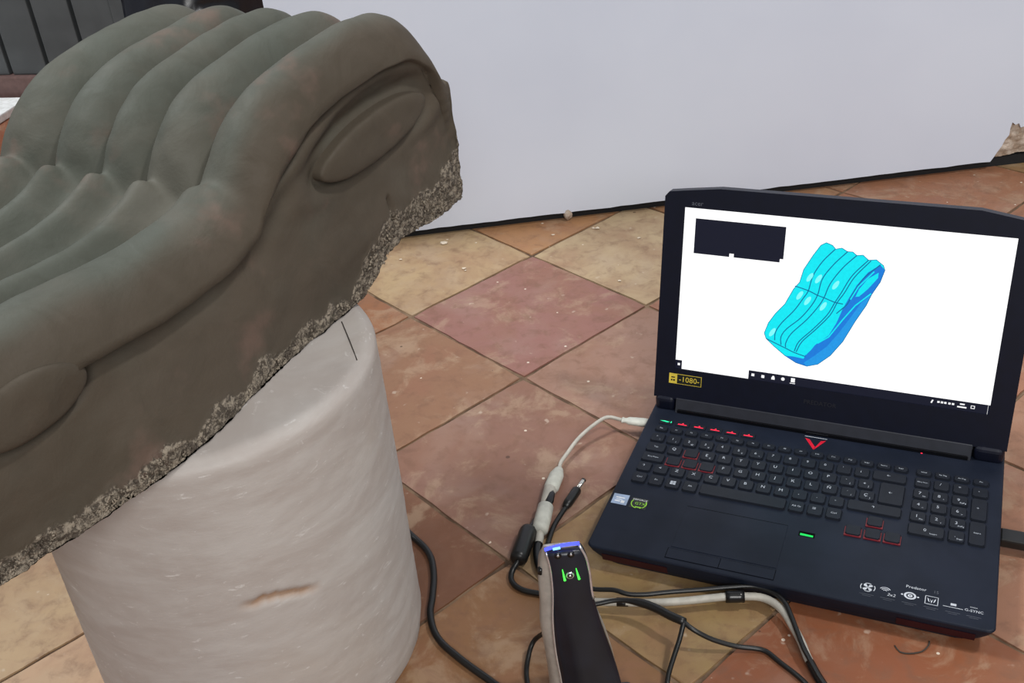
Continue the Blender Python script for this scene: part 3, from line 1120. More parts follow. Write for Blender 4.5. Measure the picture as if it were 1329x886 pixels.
# printed logos along the front right edge
legend(deck, 'Predator', 0.0036, 0.3195, 0.0357, M_PRINT, ZP, 'printed_name')
legend(deck, '15', 0.0036, 0.3375, 0.0353, M_PRINTDIM, ZP, 'printed_name')
cx, cy = 0.2767, 0.0235
fan = [arc(cx, cy, 0.0062, 0.0070, 150, 210), arc(cx, cy, 0.0062, 0.0070, -30, 30), arc(cx, cy, 0.0050, 0.0058, 60, 120), arc(cx, cy, 0.0050, 0.0058, 240, 300)]
for a in (20, 110, 200, 290):
    r_ = math.radians(a)
    fan.append([(cx, cy)] + [(cx + 0.0054 * math.cos(r_ + t) * f, cy + 0.0054 * math.sin(r_ + t) * f) for t, f in ((0.0, 0.6), (0.1, 0.95), (0.5, 1.0), (0.9, 0.7))])
flat('printed_fan', fan, M_PRINT, deck, ZP)
cx, cy = 0.2925, 0.0225
flat('printed_wireless', [arc(cx, cy, r, r + 0.0008, 35, 145) for r in (0.0016, 0.0034, 0.0052)], M_PRINT, deck, ZP)
legend(deck, '2x2', 0.0036, 0.2985, 0.0195, M_PRINT, ZP, 'printed_wireless', 0.2)
cx, cy = 0.3151, 0.0240
flat('printed_eye', ring(cx, cy, 0.0036, 0.0056, 0.85) + ring(cx, cy, 0.0008, 0.0022, 0.9) + [disc(cx - 0.0072, cy, 0.0010), disc(cx + 0.0072, cy, 0.0010)], M_PRINT, deck, ZP)
cx, cy = 0.3343, 0.0235
flat('printed_frame', stroke([(cx - 0.0056, cy - 0.0052), (cx + 0.0056, cy - 0.0052), (cx + 0.0056, cy + 0.0052), (cx - 0.0056, cy + 0.0052), (cx - 0.0056, cy - 0.0052)], 0.0006)
     + [[(cx - 0.0040, cy + 0.0030), (cx - 0.0026, cy + 0.0018), (cx - 0.0016, cy - 0.0030), (cx - 0.0030, cy - 0.0010)],
        [(cx + 0.0040, cy + 0.0030), (cx + 0.0026, cy + 0.0018), (cx + 0.0016, cy - 0.0030), (cx + 0.0030, cy - 0.0010)],
        [(cx - 0.0014, cy + 0.0022), (cx, cy - 0.0008), (cx + 0.0014, cy + 0.0022), (cx, cy - 0.0036)]], M_PRINT, deck, ZP)
flat('printed_badge', [rect(0.3510, 0.3560, 0.0226, 0.0256), rect(0.3445, 0.3620, 0.0200, 0.0206)], M_PRINT, deck, ZP)
legend(deck, 'NVIDIA', 0.0014, 0.3712, 0.0256, M_PRINT, ZP, 'printed_sync')
legend(deck, 'G-SYNC', 0.0032, 0.3715, 0.0210, M_PRINT, ZP, 'printed_sync')
cap_l = []
for x in (0.2767, 0.2957, 0.3151, 0.3343, 0.3533, 0.3715):
    cap_l += [rect(x - 0.0065, x + 0.0065, 0.0138, 0.0142), rect(x - 0.0040, x + 0.0040, 0.0118, 0.0122)]
flat('printed_captions', cap_l, M_PRINTDIM, deck, ZP)

# ---- hinge
hb = link('hinge_cover', pydata('hinge_cover', [(0.0275, 0.2478, HD), (0.3565, 0.2478, HD), (0.3565, 0.2535, 0.0452), (0.0275, 0.2535, 0.0452), (0.0275, 0.2548, 0.0466), (0.3565, 0.2548, 0.0466), (0.3565, 0.272, 0.0466), (0.0275, 0.272, 0.0466), (0.0275, 0.272, HD), (0.3565, 0.272, HD)],
    [(0, 1, 2, 3), (3, 2, 5, 4), (4, 5, 6, 7), (7, 6, 9, 8), (1, 0, 8, 9), (0, 3, 4, 7, 8), (1, 9, 6, 5, 2)]), M_HINGE, laptop)
link('hinge_strip', box_mesh('hinge_strip', 0.030, 0.354, 0.2470, 0.262, HD, 0.0335, 0.0008), M_GLOSS, laptop)
for x0, x1 in ((0.0015, 0.0262), (0.3578, 0.3895)):
    link('hinge_barrel', box_mesh('hinge_barrel', x0, x1, 0.2505, 0.276, HD - 0.004, 0.0465, 0.0085, 5), M_BEZEL, laptop)

# ---- lid with bezel and screen
ml = Matrix(((1, 0, 0, 0), (0, math.sin(LID), -math.cos(LID), DY), (0, math.cos(LID), math.sin(LID), DZ), (0, 0, 0, 1)))
LO = [(0.0, -0.039), (0.391, -0.039), (0.391, 0.2035), (0.388, 0.2090), (0.372, 0.2125), (0.330, 0.2190), (0.0617, 0.2175), (0.022, 0.2125), (0.0045, 0.2100), (0.0, 0.2045)]
lid = link('lid', prism_mesh('lid', LO, -0.014, -0.0006), M_BEZEL, laptop)
lid.matrix_local = ml
SX0, SX1, SY1 = 0.0235, 0.3675, 0.1936
# bezel as a ring with thickness
inner = [(SX0, 0.0), (SX1, 0.0), (SX1, SY1), (SX0, SY1)]
bz = [[LO[0], LO[1], inner[1], inner[0]], [LO[1], LO[2], inner[2], inner[1]], [LO[2], LO[3], LO[4], LO[5], LO[6], LO[7], LO[8], LO[9], inner[3], inner[2]], [LO[9], LO[0], inner[0], inner[3]]]
bm = bmesh.new()
vd = {}


def bv(p, z):
    kk = (round(p[0], 5), round(p[1], 5), z)
    if kk not in vd:
        vd[kk] = bm.verts.new((p[0], p[1], z))
    return vd[kk]


for poly in bz:
    bm.faces.new([bv(p, 0.0010) for p in poly])
    bm.faces.new([bv(p, -0.0006) for p in poly][::-1])
for loop in (LO, inner[::-1]):
    for i in range(len(loop)):
        a, b = loop[i], loop[(i + 1) % len(loop)]
        bm.faces.new([bv(a, -0.0006), bv(b, -0.0006), bv(b, 0.0010), bv(a, 0.0010)])
bmesh.ops.triangulate(bm, faces=[f for f in bm.faces if len(f.verts) > 4])
bmesh.ops.recalc_face_normals(bm, faces=bm.faces[:])
me = bpy.data.meshes.new('bezel')
bm.to_mesh(me)
bm.free()
link('bezel', me, M_BEZEL, lid)
TB = 0.0106
flat('screen', [rect(SX0, SX1, 0.0, SY1)], M_SCREEN, lid, -0.0004)
flat('taskbar', [rect(SX0, 0.0312, 0.0, TB), rect(0.1098, SX1, 0.0, TB)], M_SCRDARK, lid, -0.0002)
flat('viewer_panel', [rect(0.0363, 0.1368, 0.1455, 0.1820), rect(0.0363, 0.0770, 0.1415, 0.1456), rect(0.0820, 0.1330, 0.1415, 0.1456)], M_SCRDARK, lid, -0.0002)
flat('taskbar_icons', [rect(0.0262, 0.0290, 0.0040, 0.0068), rect(0.1132, 0.1165, 0.0040, 0.0072), rect(0.1246, 0.1280, 0.0036, 0.0070), rect(0.1360, 0.1398, 0.0034, 0.0062),
                       disc(0.1380, 0.0066, 0.0014), disc(0.1490, 0.0058, 0.0020), rect(0.1570, 0.1630, 0.0018, 0.0026), rect(0.1580, 0.1625, 0.0036, 0.0086)], M_ICON, lid, -0.0001)
tray = [[(0.3080, 0.0040), (0.3094, 0.0034), (0.3108, 0.0072), (0.3094, 0.0076)]]
tray += [rect(x, x + 0.0024, 0.0048, 0.0070) for x in (0.3148, 0.3184, 0.3218, 0.3260, 0.3296)]
tray += [rect(0.3376, 0.3424, 0.0064, 0.0080), rect(0.3352, 0.3446, 0.0030, 0.0046)] + stroke([(0.3490, 0.0040), (0.3524, 0.0040), (0.3524, 0.0070), (0.3490, 0.0070), (0.3490, 0.0040)], 0.0007)
tray += [rect(0.3655, 0.3658, 0.0, 0.0104)]
flat('tray_icons', tray, M_ICON, lid, -0.0001)
SCREEN_PICTURE = {
    'outline': [(0.1806,0.1692),(0.1874,0.167),(0.1911,0.1631),(0.1974,0.165),(0.2035,0.1618),(0.2092,0.1619),(0.2136,0.1586),(0.2199,0.1597),(0.2261,0.1548),(0.234,0.1561),(0.2419,0.1506),(0.244,0.1456),(0.2408,0.1322),(0.2336,0.1172),(0.2294,0.1043),(0.2201,0.0851),(0.2095,0.0599),(0.1979,0.0416),(0.1855,0.0294),(0.1739,0.0252),(0.1615,0.0276),(0.1487,0.0342),(0.1355,0.0436),(0.126,0.0516),(0.1234,0.0578),(0.127,0.0705),(0.1338,0.0825),(0.1431,0.0948),(0.1509,0.1131),(0.1568,0.122),(0.1597,0.1366),(0.1681,0.1535),(0.1752,0.1657)],
    'side': [(0.244,0.1456),(0.2408,0.1322),(0.2336,0.1172),(0.2294,0.1043),(0.2201,0.0851),(0.2095,0.0599),(0.1979,0.0416),(0.1855,0.0294),(0.1739,0.0252),(0.1615,0.0276),(0.1487,0.0342),(0.1574,0.0346),(0.1696,0.0336),(0.1721,0.0433),(0.183,0.0543),(0.1938,0.065),(0.2006,0.0806),(0.2055,0.0976),(0.2107,0.1108),(0.2172,0.1258),(0.2269,0.141),(0.2386,0.151)],
    'foot': [(0.2336,0.1172),(0.2294,0.1043),(0.2201,0.0851),(0.2095,0.0599),(0.1979,0.0416),(0.1855,0.0294),(0.1739,0.0252),(0.17,0.0289),(0.1811,0.0391),(0.1934,0.0521),(0.2036,0.0683),(0.2133,0.086),(0.2242,0.1072)],
    'eye': [(0.2171,0.1125),(0.2201,0.1217),(0.2277,0.1341),(0.238,0.1423),(0.2379,0.1362),(0.229,0.1228),(0.221,0.1135)],
    'eye2': [(0.1691,0.0391),(0.1717,0.0479),(0.1802,0.0566),(0.1817,0.0541),(0.177,0.0459),(0.1717,0.0386)],
    'lines': [[(0.1903,0.1626),(0.1787,0.1477),(0.1703,0.1307),(0.167,0.1133),(0.1627,0.1046),(0.154,0.0889),(0.1417,0.0725),(0.1358,0.0605),(0.1357,0.0511)],[(0.2038,0.1618),(0.1905,0.1455),(0.1806,0.1284),(0.1774,0.1101),(0.172,0.0968),(0.1616,0.0808),(0.1475,0.0659),(0.1423,0.0558),(0.1432,0.0466)],[(0.2136,0.1586),(0.2006,0.1432),(0.1894,0.1241),(0.1844,0.1074),(0.1789,0.0958),(0.1685,0.0799),(0.1531,0.0611),(0.1482,0.0492),(0.1486,0.0445)],[(0.2261,0.1548),(0.2112,0.1356),(0.2019,0.115),(0.1965,0.1036),(0.1897,0.0882),(0.1763,0.0699),(0.1625,0.0531),(0.1585,0.0413)],[(0.2286,0.1542),(0.2138,0.1342),(0.2052,0.1154),(0.199,0.1039),(0.193,0.0887),(0.1797,0.0704),(0.1659,0.0536),(0.1606,0.0407)],[(0.1522,0.1169),(0.167,0.1133),(0.1775,0.1092),(0.1844,0.1074),(0.1965,0.1036),(0.2049,0.1029)],[(0.2386,0.151),(0.2229,0.1335),(0.2123,0.111),(0.2098,0.1035),(0.1995,0.0913)],[(0.126,0.0516),(0.1369,0.0475),(0.1478,0.0435),(0.1586,0.0395),(0.171,0.0366)]],
    'lights': [(0.1672,0.1286),(0.1765,0.1279),(0.1953,0.1231),(0.1583,0.1068),(0.1673,0.1016),(0.1846,0.0975),(0.1323,0.06)],
    'streaks': [[(0.183,0.0543),(0.194,0.0632),(0.2068,0.0851),(0.2181,0.1028),(0.2327,0.118)],[(0.2125,0.1092),(0.219,0.1242),(0.2332,0.1426)]],
}

SP = SCREEN_PICTURE
flat('scan_picture', [SP['outline']], M_CYAN, lid, -0.00025)
flat('scan_side', [SP['side']], M_BLUE, lid, -0.0002)
flat('scan_foot', [SP['foot']], M_BLUE2, lid, -0.00015)
flat('scan_eye', [SP['eye']], M_CYAN, lid, -0.00012)
flat('scan_eye', [SP['eye2']], M_CYAN, lid, -0.00012)
st = []
for l in SP['lines']:
    st += stroke([(p.x, p.y) for p in catmull([(x, y, 0) for x, y in l], 0.003)], 0.0011)
ol = SP['outline']
st += stroke(ol + [ol[0]], 0.0007)
flat('scan_lines', st, M_TEAL, lid, -0.0001)
flat('scan_streaks', [p for l in SP['streaks'] for p in stroke(l, 0.0014)], M_CYAN, lid, -0.00008)
for x, y in SP['lights']:
    flat('scan_highlight', [[(x + 0.0030 * math.cos(t) + 0.0018 * math.sin(t), y + 0.0050 * math.cos(t) - 0.0016 * math.sin(t)) for t in [2 * math.pi * q / 14 for q in range(14)]]], M_CYANLT, lid, -0.00008)
legend(lid, 'acer', 0.0052, 0.0375, 0.1990, M_PRINTDIM, 0.0012, 'bezel_name')
legend(lid, 'PREDATOR', 0.0050, 0.1925, -0.0170, plain('bezel_print_dark', (34, 35, 42), 0.3), 0.0012, 'bezel_name')
# gold sticker
flat('gold_sticker', [rect(0.0172, 0.0562, -0.0192, -0.0066)], M_STICKYELLOW, lid, 0.0012)
flat('gold_sticker_field', [rect(0.0270, 0.0556, -0.0186, -0.0072), rect(0.0196, 0.0214, -0.0160, -0.0138), rect(0.0222, 0.0244, -0.0160, -0.0138), rect(0.0198, 0.0244, -0.0120, -0.0106)], M_STICKDARK, lid, 0.0013)
legend(lid, '-1080-', 0.0066, 0.0415, -0.0130, M_STICKYELLOW, 0.0014, 'sticker_lettering')

# ------------------------------------------------------------------ handheld 3D scanner standing on the floor
k = NT('scanner_black')
co = k.coord()
M_SCBLK = k.set(Base_Color=k.mix(k.ramp(k.noise(co, 20, 3), 0.3, 0.7), lin(18, 21, 30), lin(26, 30, 42)), Roughness=0.35)
M_SILVER = plain('scanner_silver', (176, 170, 162), 0.4, metal=0.3)
M_CHROME = plain('scanner_chrome_rim', (214, 214, 220), 0.2, metal=0.8)
M_BLUELED = glow('led_blue', (70, 80, 255), 2.2)
M_CYANLED = glow('led_pale_blue', (120, 190, 255), 2.4)
M_GREENLED = glow('led_bright_green', (70, 250, 70), 2.2)
M_DARKRING = plain('button_black', (14, 14, 16), 0.25)
scanner = empty('handheld_scanner', (0.022, 0.654, 0.2))
tag(scanner, 'black and silver handheld scanner with green lights standing by the cables', 'scanner')
# face frame: x right, v down the face, n out of the face
TILT = 0.2
sc_n = Vector((0, -1, TILT)).normalized()
sc_d = Vector((0, -TILT, -1)).normalized()


def SF(x, v, o=0.0):
    return Vector((x - 0.022, 0, 0)) + sc_d * v + sc_n * o


VS = [-0.001, 0.004, 0.012, 0.024, 0.034, 0.045, 0.064, 0.08, 0.11, 0.13, 0.155, 0.18, 0.196]
XL = [(0, .0108), (.004, .0110), (.016, .0129), (.039, .0136), (.073, .0112), (.10, .0114), (.13, .0137), (.196, .016)]
XR = [(0, .0385), (.012, .0432), (.024, .0450), (.045, .0460), (.075, .0505), (.11, .0588), (.136, .0639), (.196, .071)]
XS = [(0, .0092), (.0114, .0062), (.034, .0027), (.064, .0018), (.082, .0004), (.111, .0018), (.13, .0028), (.196, .004)]


def loft_rows(name, rows, mat, closed=True, smooth=True):
    V, F = [], []
    n = len(rows[0])
    for r in rows:
        V += r
    for i in range(len(rows) - 1):
        for q in range(n if closed else n - 1):
            q2 = (q + 1) % n
            F.append((i * n + q, i * n + q2, (i + 1) * n + q2, (i + 1) * n + q))
    if closed:
        F.append(tuple(range(n))[::-1])
        F.append(tuple((len(rows) - 1) * n + q for q in range(n)))
    me = pydata(name, V, F)
    bm = bmesh.new()
    bm.from_mesh(me)
    bmesh.ops.recalc_face_normals(bm, faces=bm.faces[:])
    bm.to_mesh(me)
    bm.free()
    return link(name, me, mat, scanner, smooth)


vv = np.linspace(0.0, 0.196, 50)
rows = []
for v in vv:
    xl, xr = float(smooth_interp(v, XS)), float(smooth_interp(v, XR)) - 0.0016
    dep = min(0.030 + 0.03 * float(sstep(0.05, 0.14, v)), 0.0015 + 1.25 * v)
    top = 1.0
    r = []
    for q in range(24):
        a = 2 * math.pi * q / 24
        cx_, cy_ = math.cos(a), math.sin(a)
        px = math.copysign(abs(cx_) ** 0.55, cx_)
        py = math.copysign(abs(cy_) ** 0.55, cy_)
        r.append(SF((xl + xr) / 2 + px * (xr - xl) / 2, v, -0.0088 - dep * top * (0.5 - 0.5 * py)))
    rows.append(r)
loft_rows('silver_shell', rows, M_SILVER)
# black front panel, gently crowned
rows = []
for v in vv[1:]:
    xl, xr = float(smooth_interp(v, XL)), float(smooth_interp(v, XR)) - 0.0002
    r = []
    for q in range(13):
        t = q / 12
        crown = 0.0035 * math.sin(math.pi * t) ** 0.6
        # hollow grip on the left below the buttons
        hol = 0.004 * float(sstep(0.05, 0.10, v)) * float(sstep(0.34, 0.10, t))
        r.append(SF(xl + (xr - xl) * t, v, -0.0042 + crown - hol))
    for q in range(13):
        t = 1 - q / 12
        r.append(SF(xl + (xr - xl) * t, v, -0.013))
    rows.append(r)
loft_rows('front_panel', rows, M_SCBLK)
# bright rim along the right and left edge of the panel
link('panel_rim', sweep('panel_rim', [SF(float(smooth_interp(v, XR)) - 0.0006, v, -0.0035) for v in vv[:14]], 0.0011, 8), M_CHROME, scanner, True)
link('panel_rim', sweep('panel_rim', [SF(float(smooth_interp(v, XL)) - 0.0002, v, -0.0038) for v in vv[1:]], 0.0008, 8), M_CHROME, scanner, True)
# lit blue edge across the top
link('light_bar', sweep('light_bar', [SF(0.0098 + 0.0285 * t, 0.0012 - 0.0030 * t - 0.0012 * math.sin(math.pi * t), -0.0035) for t in np.linspace(0, 1, 14)], 0.0014, 8), M_BLUELED, scanner, True)
link('light_bar_core', sweep('light_bar_core', [SF(0.0165 + 0.006 * t, 0.0002 - 0.0007 * t, -0.0015) for t in np.linspace(0, 1, 6)], 0.0010, 8), M_CYANLED, scanner, True)


def face_disc(name, x, v, r, o, h, mat, parent=None):
    c0, c1 = SF(x, v, o), SF(x, v, o + h)
    return link(name, sweep(name, [c0, c0.lerp(c1, 0.7), c1], [r, r, r * 0.8], 20, 1.0, Vector((1, 0, 0))), mat, parent or scanner, True)


for x in (0.0200, 0.0306):
    b_ = face_disc('round_button', x, 0.0062, 0.0030, -0.002, 0.0022, M_DARKRING)
    face_disc('button_mark', x, 0.0058, 0.0010, 0.0, 0.0006, M_CHROME, b_)
ring_v, ring_x = 0.0258, 0.0285
face_disc('ring_button', ring_x, ring_v, 0.0034, -0.002, 0.0019, M_CHROME)
face_disc('ring_button_groove', ring_x, ring_v, 0.0025, -0.002, 0.0022, M_DARKRING)
face_disc('ring_button_centre', ring_x, ring_v, 0.0013, -0.002, 0.0025, M_CHROME)
for x, lean in ((0.0235, 0.0008), (0.0350, 0.0012)):
    link('status_light', sweep('status_light', [SF(x - lean, 0.0195, -0.0007), SF(x, 0.0265, -0.0005), SF(x + lean * 0.6, 0.0300, -0.0006)], [0.0003, 0.0008, 0.0010], 8), M_GREENLED, scanner, True)
link('side_port', sweep('side_port', [SF(0.0052, 0.024, -0.014), SF(0.0046, 0.030, -0.014)], 0.0022, 10), M_DARKRING, scanner, True)
link('foot_plate', box_mesh('foot_plate', -0.026, 0.056, -0.062, 0.022, -0.2, -0.1885, 0.004), M_SCBLK, scanner)

# ------------------------------------------------------------------ cables
M_CABLE = plain('cable_black', (20, 20, 20), 0.38)
M_CABLEG = plain('cable_grey', (176, 172, 162), 0.5)
M_PLUGG = plain('plug_pale_grey', (190, 190, 180), 0.5)
M_METAL = plain('plug_metal', (210, 206, 200), 0.25, metal=0.9)
M_TAPE = plain('tape_black', (16, 16, 18), 0.3)

# pale grey usb cable, from the laptop through two connectors and a filter
usb = empty('usb_cable', (0.04, 0.99, 0))
tag(usb, 'pale grey cable plugged into the laptop side with a lumpy filter and connector', 'cable')
IV = Matrix.Translation((-0.04, -0.99, 0))


def off(pts, base):
    return [(p[0] - base[0], p[1] - base[1], p[2]) for p in pts]


UB_ = (0.04, 0.99)
lp = laptop.matrix_basis


def lw(x, y, z):
    c, s = math.cos(-0.43954), math.sin(-0.43954)
    return Vector((0.05574 + c * x - s * y, 0.84008 + s * x + c * y, z))


pa, pb = lw(0.002, 0.2330, 0.018), lw(-0.0335, 0.2300, 0.018)
rod('usb_plug', [(0, 0.0066), (0.3, 0.0070), (0.75, 0.0062), (0.86, 0.0040), (0.93, 0.0040), (0.95, 0.0048), (1, 0.0046)], *off([pa, pb], UB_), M_PLUGG, usb, 18, 0.62)
thin = [tuple(pb), (0.107, 1.071, 0.018), (0.091, 1.063, 0.016), (0.069, 1.045, 0.011), (0.052, 1.022, 0.007), (0.043, 1.007, 0.006), (0.040, 0.992, 0.007)]
tube('thin_lead', off(thin, UB_), 0.0023, M_CABLEG, usb)
rod('connector', [(0, 0.003), (0.08, 0.0052), (0.35, 0.0085), (0.9, 0.0088), (1, 0.0070)], *off([(0.041, 0.996, 0.0075), (0.027, 0.957, 0.0085)], UB_), M_PLUGG, usb, 18, 0.85)
rod('connector', [(0, 0.0066), (0.1, 0.0076), (0.5, 0.0070), (1, 0.0052)], *off([(0.028, 0.962, 0.0085), (0.017, 0.925, 0.0085)], UB_), M_CABLEG, usb, 18, 0.9)
rod('black_clip', [(0, 0.001), (0.15, 0.0036), (0.6, 0.0048), (0.9, 0.0034), (1, 0.001)], *off([(0.0295, 0.949, 0.0135), (0.0205, 0.922, 0.0120)], UB_), M_TAPE, usb, 16, 0.7)
rod('filter', [(0, 0.006), (0.06, 0.0088), (0.5, 0.0092), (0.94, 0.0088), (1, 0.0065)], *off([(0.020, 0.930, 0.0098), (0.0095, 0.888, 0.0096)], UB_), M_PLUGG, usb, 20, 1.0)
thick = [(0.010, 0.890, 0.008), (0.009, 0.882, 0.006), (0.007, 0.874, 0.005), (0.0055, 0.868, 0.005)]
tube('thick_lead', off(thick, UB_), 0.0046, M_CABLEG, usb)
shr = [(0.007, 0.874, 0.0052), (0.005, 0.862, 0.005), (0.006, 0.84, 0.005), (0.014, 0.82, 0.005), (0.020, 0.812, 0.005)]
tube('shrink_sleeve', off(shr, UB_), 0.0049, M_TAPE, usb)
rt = [(0.014, 0.82, 0.005), (0.034, 0.799, 0.006), (0.054, 0.783, 0.010), (0.078, 0.776, 0.013), (0.108, 0.77, 0.014), (0.138, 0.768, 0.014), (0.165, 0.768, 0.014), (0.184, 0.768, 0.014),
      (0.202, 0.766, 0.014), (0.217, 0.763, 0.014), (0.228, 0.754, 0.014), (0.235, 0.741, 0.013), (0.239, 0.724, 0.011), (0.242, 0.707, 0.009), (0.243, 0.693, 0.007), (0.244, 0.685, 0.006),
      (0.246, 0.672, 0.005), (0.249, 0.658, 0.0046), (0.253, 0.642, 0.0046), (0.262, 0.60, 0.0046), (0.268, 0.54, 0.0046), (0.262, 0.46, 0.0046), (0.25, 0.38, 0.0046)]
rt = [(x, y - 0.004, z) for x, y, z in rt]
tube('thick_lead', off(rt[:16], UB_), 0.0040, M_CABLEG, usb)
tube('shrink_sleeve', off(rt[15:], UB_), 0.0044, M_TAPE, usb)
tube('tape_band', off(rt[3:5][:1] + [((rt[3][0] + rt[4][0]) / 2 - 0.004, rt[3][1] - 0.002, 0.0133)], UB_), 0.0045, M_TAPE, usb)
tube('tape_band', off([rt[7], rt[8]], UB_), 0.0062, M_TAPE, usb)

# black lead running along the grey one
c1 = tube('power_lead', [(0.031, 0.802, 0.012), (0.059, 0.789, 0.016), (0.077, 0.781, 0.0205), (0.089, 0.775, 0.0195), (0.105, 0.773, 0.0185), (0.131, 0.773, 0.0185), (0.161, 0.772, 0.0185), (0.191, 0.771, 0.019),
                         (0.213, 0.769, 0.019), (0.229, 0.759, 0.019), (0.2365, 0.744, 0.0200), (0.2385, 0.728, 0.0185), (0.2395, 0.709, 0.0165), (0.2405, 0.692, 0.0145), (0.243, 0.676, 0.0130), (0.2455, 0.66, 0.0122), (0.249, 0.644, 0.012), (0.256, 0.60, 0.0118), (0.2625, 0.54, 0.0118), (0.257, 0.46, 0.0118), (0.246, 0.38, 0.0118)], 0.0024, M_CABLE)
tag(c1, 'thin black lead taped along the top of the grey cable in front of the laptop', 'cable')

# forked black cable
fork = empty('forked_cable', (0.136, 0.722, 0))
tag(fork, 'black cable that splits into two thin branches in front of the laptop', 'cable')
FB = (0.136, 0.722)
ys = [(0.027, 0.763, 0.02), (0.056, 0.764, 0.021), (0.077, 0.764, 0.0235), (0.097, 0.757, 0.0255), (0.112, 0.746, 0.027), (0.124, 0.733, 0.0285), (0.136, 0.722, 0.030)]
path = catmull(off(ys, FB))
rad = [0.0024 + 0.0018 * float(sstep(0.45, 0.6, i / len(path))) - 0.0009 * float(sstep(0.94, 1.0, i / len(path))) for i in range(len(path))]
link('sleeve', sweep('sleeve', path, rad, 12), M_CABLE, fork, True)
tube('branch', off([(0.136, 0.7235, 0.030), (0.1325, 0.716, 0.028), (0.128, 0.706, 0.024), (0.12, 0.692, 0.017), (0.113, 0.679, 0.010), (0.11, 0.67, 0.005), (0.105, 0.651, 0.0028), (0.10, 0.61, 0.0028), (0.10, 0.55, 0.0028), (0.11, 0.46, 0.0028)], FB), 0.0024, M_CABLE, fork)
tube('branch', off([(0.134, 0.7235, 0.030), (0.143, 0.715, 0.026), (0.16, 0.71, 0.016), (0.182, 0.707, 0.007), (0.199, 0.705, 0.004), (0.209, 0.701, 0.0028), (0.218, 0.687, 0.0028), (0.230, 0.669, 0.0028), (0.236, 0.656, 0.0028), (0.238, 0.642, 0.0028), (0.236, 0.60, 0.0028), (0.228, 0.54, 0.0028), (0.215, 0.45, 0.0028)], FB), 0.0024, M_CABLE, fork)

# loop coming out of the scanner
c2 = tube('loop_lead', [(0.012, 0.700, 0.060), (0.004, 0.722, 0.034), (-0.008, 0.729, 0.015), (-0.015, 0.714, 0.006), (-0.017, 0.697, 0.003), (-0.015, 0.674, 0.0026), (-0.018, 0.64, 0.0026), (-0.030, 0.58, 0.0026), (-0.035, 0.50, 0.0026)], 0.0024, M_CABLE)
tag(c2, 'thin black lead curling down to the floor beside the scanner', 'cable')

# black cable with a cylindrical ferrite
fer = empty('ferrite_cable', (-0.009, 0.869, 0))
tag(fer, 'black cable with a thick ferrite cylinder lying beside the pale grey cable', 'cable')
QB = (-0.009, 0.869)
rod('ferrite', [(0, 0.006), (0.05, 0.0088), (0.12, 0.0096), (0.88, 0.0096), (0.95, 0.0088), (1, 0.006)], *off([(-0.001, 0.895, 0.0098), (-0.0165, 0.846, 0.0098)], QB), M_CABLE, fer, 22)
tube('lead', off([(0.006, 0.9135, 0.004), (0.003, 0.905, 0.006), (-0.001, 0.893, 0.009), (-0.016, 0.848, 0.009), (-0.0225, 0.838, 0.006), (-0.025, 0.829, 0.0036), (-0.022, 0.819, 0.0032), (-0.013, 0.810, 0.0032),
                  (0.001, 0.804, 0.0032), (0.014, 0.800, 0.0032), (0.029, 0.793, 0.0032)], QB), 0.0030, M_CABLE, fer)

# barrel plug lead
dc = empty('barrel_plug_lead', (0.05, 0.94, 0))
tag(dc, 'loose black lead ending in a metal tipped barrel plug on the tile', 'cable')
DB = (0.05, 0.94)
rod('barrel_tip', [(0, 0.0024), (0.1, 0.0028), (1, 0.0028)], *off([(0.066, 0.971, 0.0060), (0.056, 0.954, 0.0060)], DB), M_METAL, dc, 16)
rod('barrel_end', [(0, 0.0022), (0.3, 0.0029), (1, 0.0029)], *off([(0.0668, 0.9724, 0.0060), (0.0655, 0.9702, 0.0060)], DB), M_TAPE, dc, 16)
rod('plug_body', [(0, 0.0045), (0.08, 0.0056), (0.75, 0.0054), (1, 0.0036)], *off([(0.0575, 0.9565, 0.0060), (0.041, 0.928, 0.0060)], DB), M_CABLE, dc, 16)
tube('lead', off([(0.043, 0.93, 0.006), (0.035, 0.918, 0.0045), (0.0265, 0.903, 0.0032), (0.0215, 0.889, 0.0030), (0.0172, 0.873, 0.0030), (0.0172, 0.855, 0.0030), (0.023, 0.835, 0.0028), (0.033, 0.82, 0.0028)], DB), 0.0027, M_CABLE, dc)

# thick black cable by the column
c3 = tube('floor_cable', [(-0.36, 1.04, 0.004), (-0.25, 1.00, 0.004), (-0.17, 0.958, 0.004), (-0.128, 0.905, 0.004), (-0.1105, 0.876, 0.004), (-0.1055, 0.845, 0.004), (-0.1065, 0.813, 0.004), (-0.1085, 0.791, 0.004), (-0.105, 0.768, 0.004), (-0.097, 0.750, 0.004),
                          (-0.083, 0.732, 0.004), (-0.068, 0.715, 0.004), (-0.049, 0.695, 0.004), (-0.034, 0.676, 0.004), (-0.028, 0.64, 0.004), (-0.045, 0.58, 0.004), (-0.065, 0.50, 0.004), (-0.07, 0.42, 0.004)], 0.0036, M_CABLE)
tag(c3, 'thick black cable lying on the tiles along the foot of the column', 'cable')

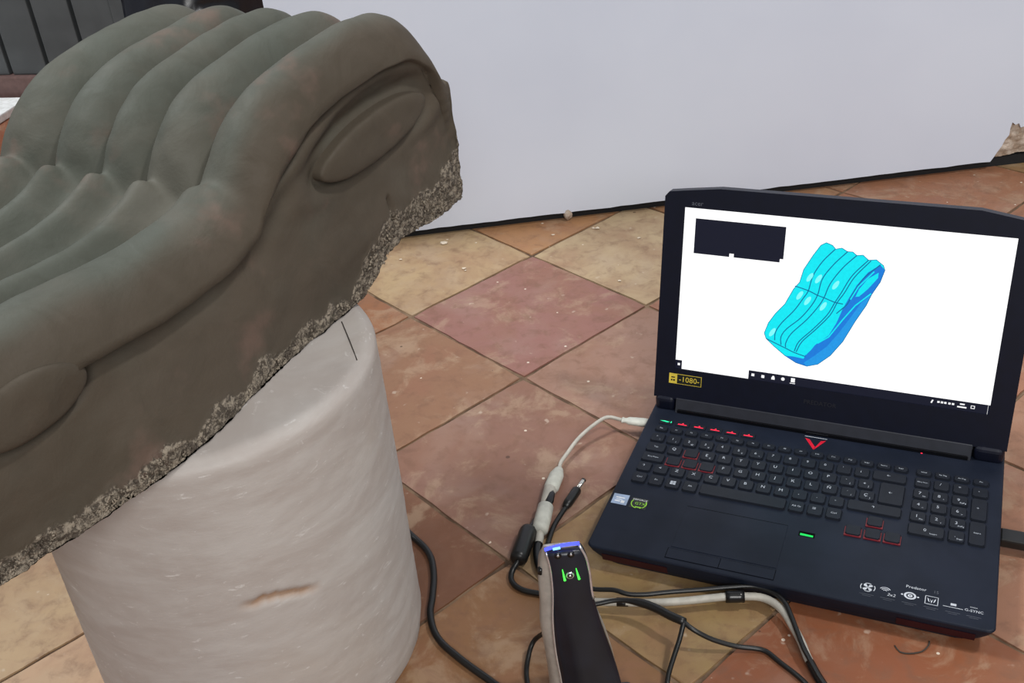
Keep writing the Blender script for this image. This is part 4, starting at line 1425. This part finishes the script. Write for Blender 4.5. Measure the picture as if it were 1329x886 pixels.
# black plug in the right side of the laptop
plug = empty('side_plug', tuple(lw(0.42, 0.150, 0.0)), -0.43954)
tag(plug, 'flat black plug pushed into the right side of the laptop', 'plug')
link('housing', box_mesh('housing', -0.0285, 0.02, -0.0095, 0.0095, 0.0085, 0.0185, 0.002), M_CABLE, plug)
tube('lead', [(0.018, 0, 0.0135), (0.04, 0.001, 0.012), (0.07, 0.004, 0.006), (0.10, 0.012, 0.0028), (0.16, 0.04, 0.0028), (0.26, 0.11, 0.0028), (0.38, 0.16, 0.0028), (0.52, 0.15, 0.0028), (0.70, 0.10, 0.0028)], 0.0026, M_CABLE, plug)

# plaster crumbs scattered on the tiles
rr = random.Random(5)
M_CHIP = plain('plaster_chip', (222, 208, 188), 0.9)
for (x, y, r) in ((-0.096, 1.616, 0.0046), (-0.064, 1.522, 0.0028), (-0.062, 1.515, 0.0016), (-0.043, 1.608, 0.0016), (0.084, 1.609, 0.0024), (0.158, 1.616, 0.0034), (0.152, 1.618, 0.0022), (0.220, 1.568, 0.0026), (0.170, 1.434, 0.0022), (-0.166, 1.574, 0.0022), (0.07, 1.655, 0.0018)):
    bm = bmesh.new()
    bmesh.ops.create_icosphere(bm, subdivisions=1, radius=1.0)
    for v in bm.verts:
        kf = rr.uniform(0.7, 1.25)
        v.co = Vector((v.co.x * r * kf * 1.3, v.co.y * r * kf * 0.9, v.co.z * r * 0.45 * kf + r * 0.35))
    zmin = min(v.co.z for v in bm.verts)
    for v in bm.verts:
        v.co.z -= zmin
    me = bpy.data.meshes.new('plaster_crumb')
    bm.to_mesh(me)
    bm.free()
    o = link('plaster_crumb', me, M_CHIP)
    o.location = (x, y, 0.0)
    tag(o, 'tiny pale plaster crumb lying on the tiles between the column and the white board', 'crumb', 'plaster crumbs on the floor')

# short dark thread on the tile in front of the laptop
th = tube('thread', [(0.328, 0.695, 0.0008), (0.330, 0.687, 0.0009), (0.338, 0.684, 0.0009), (0.350, 0.685, 0.0009), (0.358, 0.691, 0.0008), (0.361, 0.696, 0.0008)], 0.0007, M_HAIR, None, 6)
tag(th, 'short dark curled thread on the rust coloured tile before the laptop', 'thread')

bpy.context.view_layer.update()
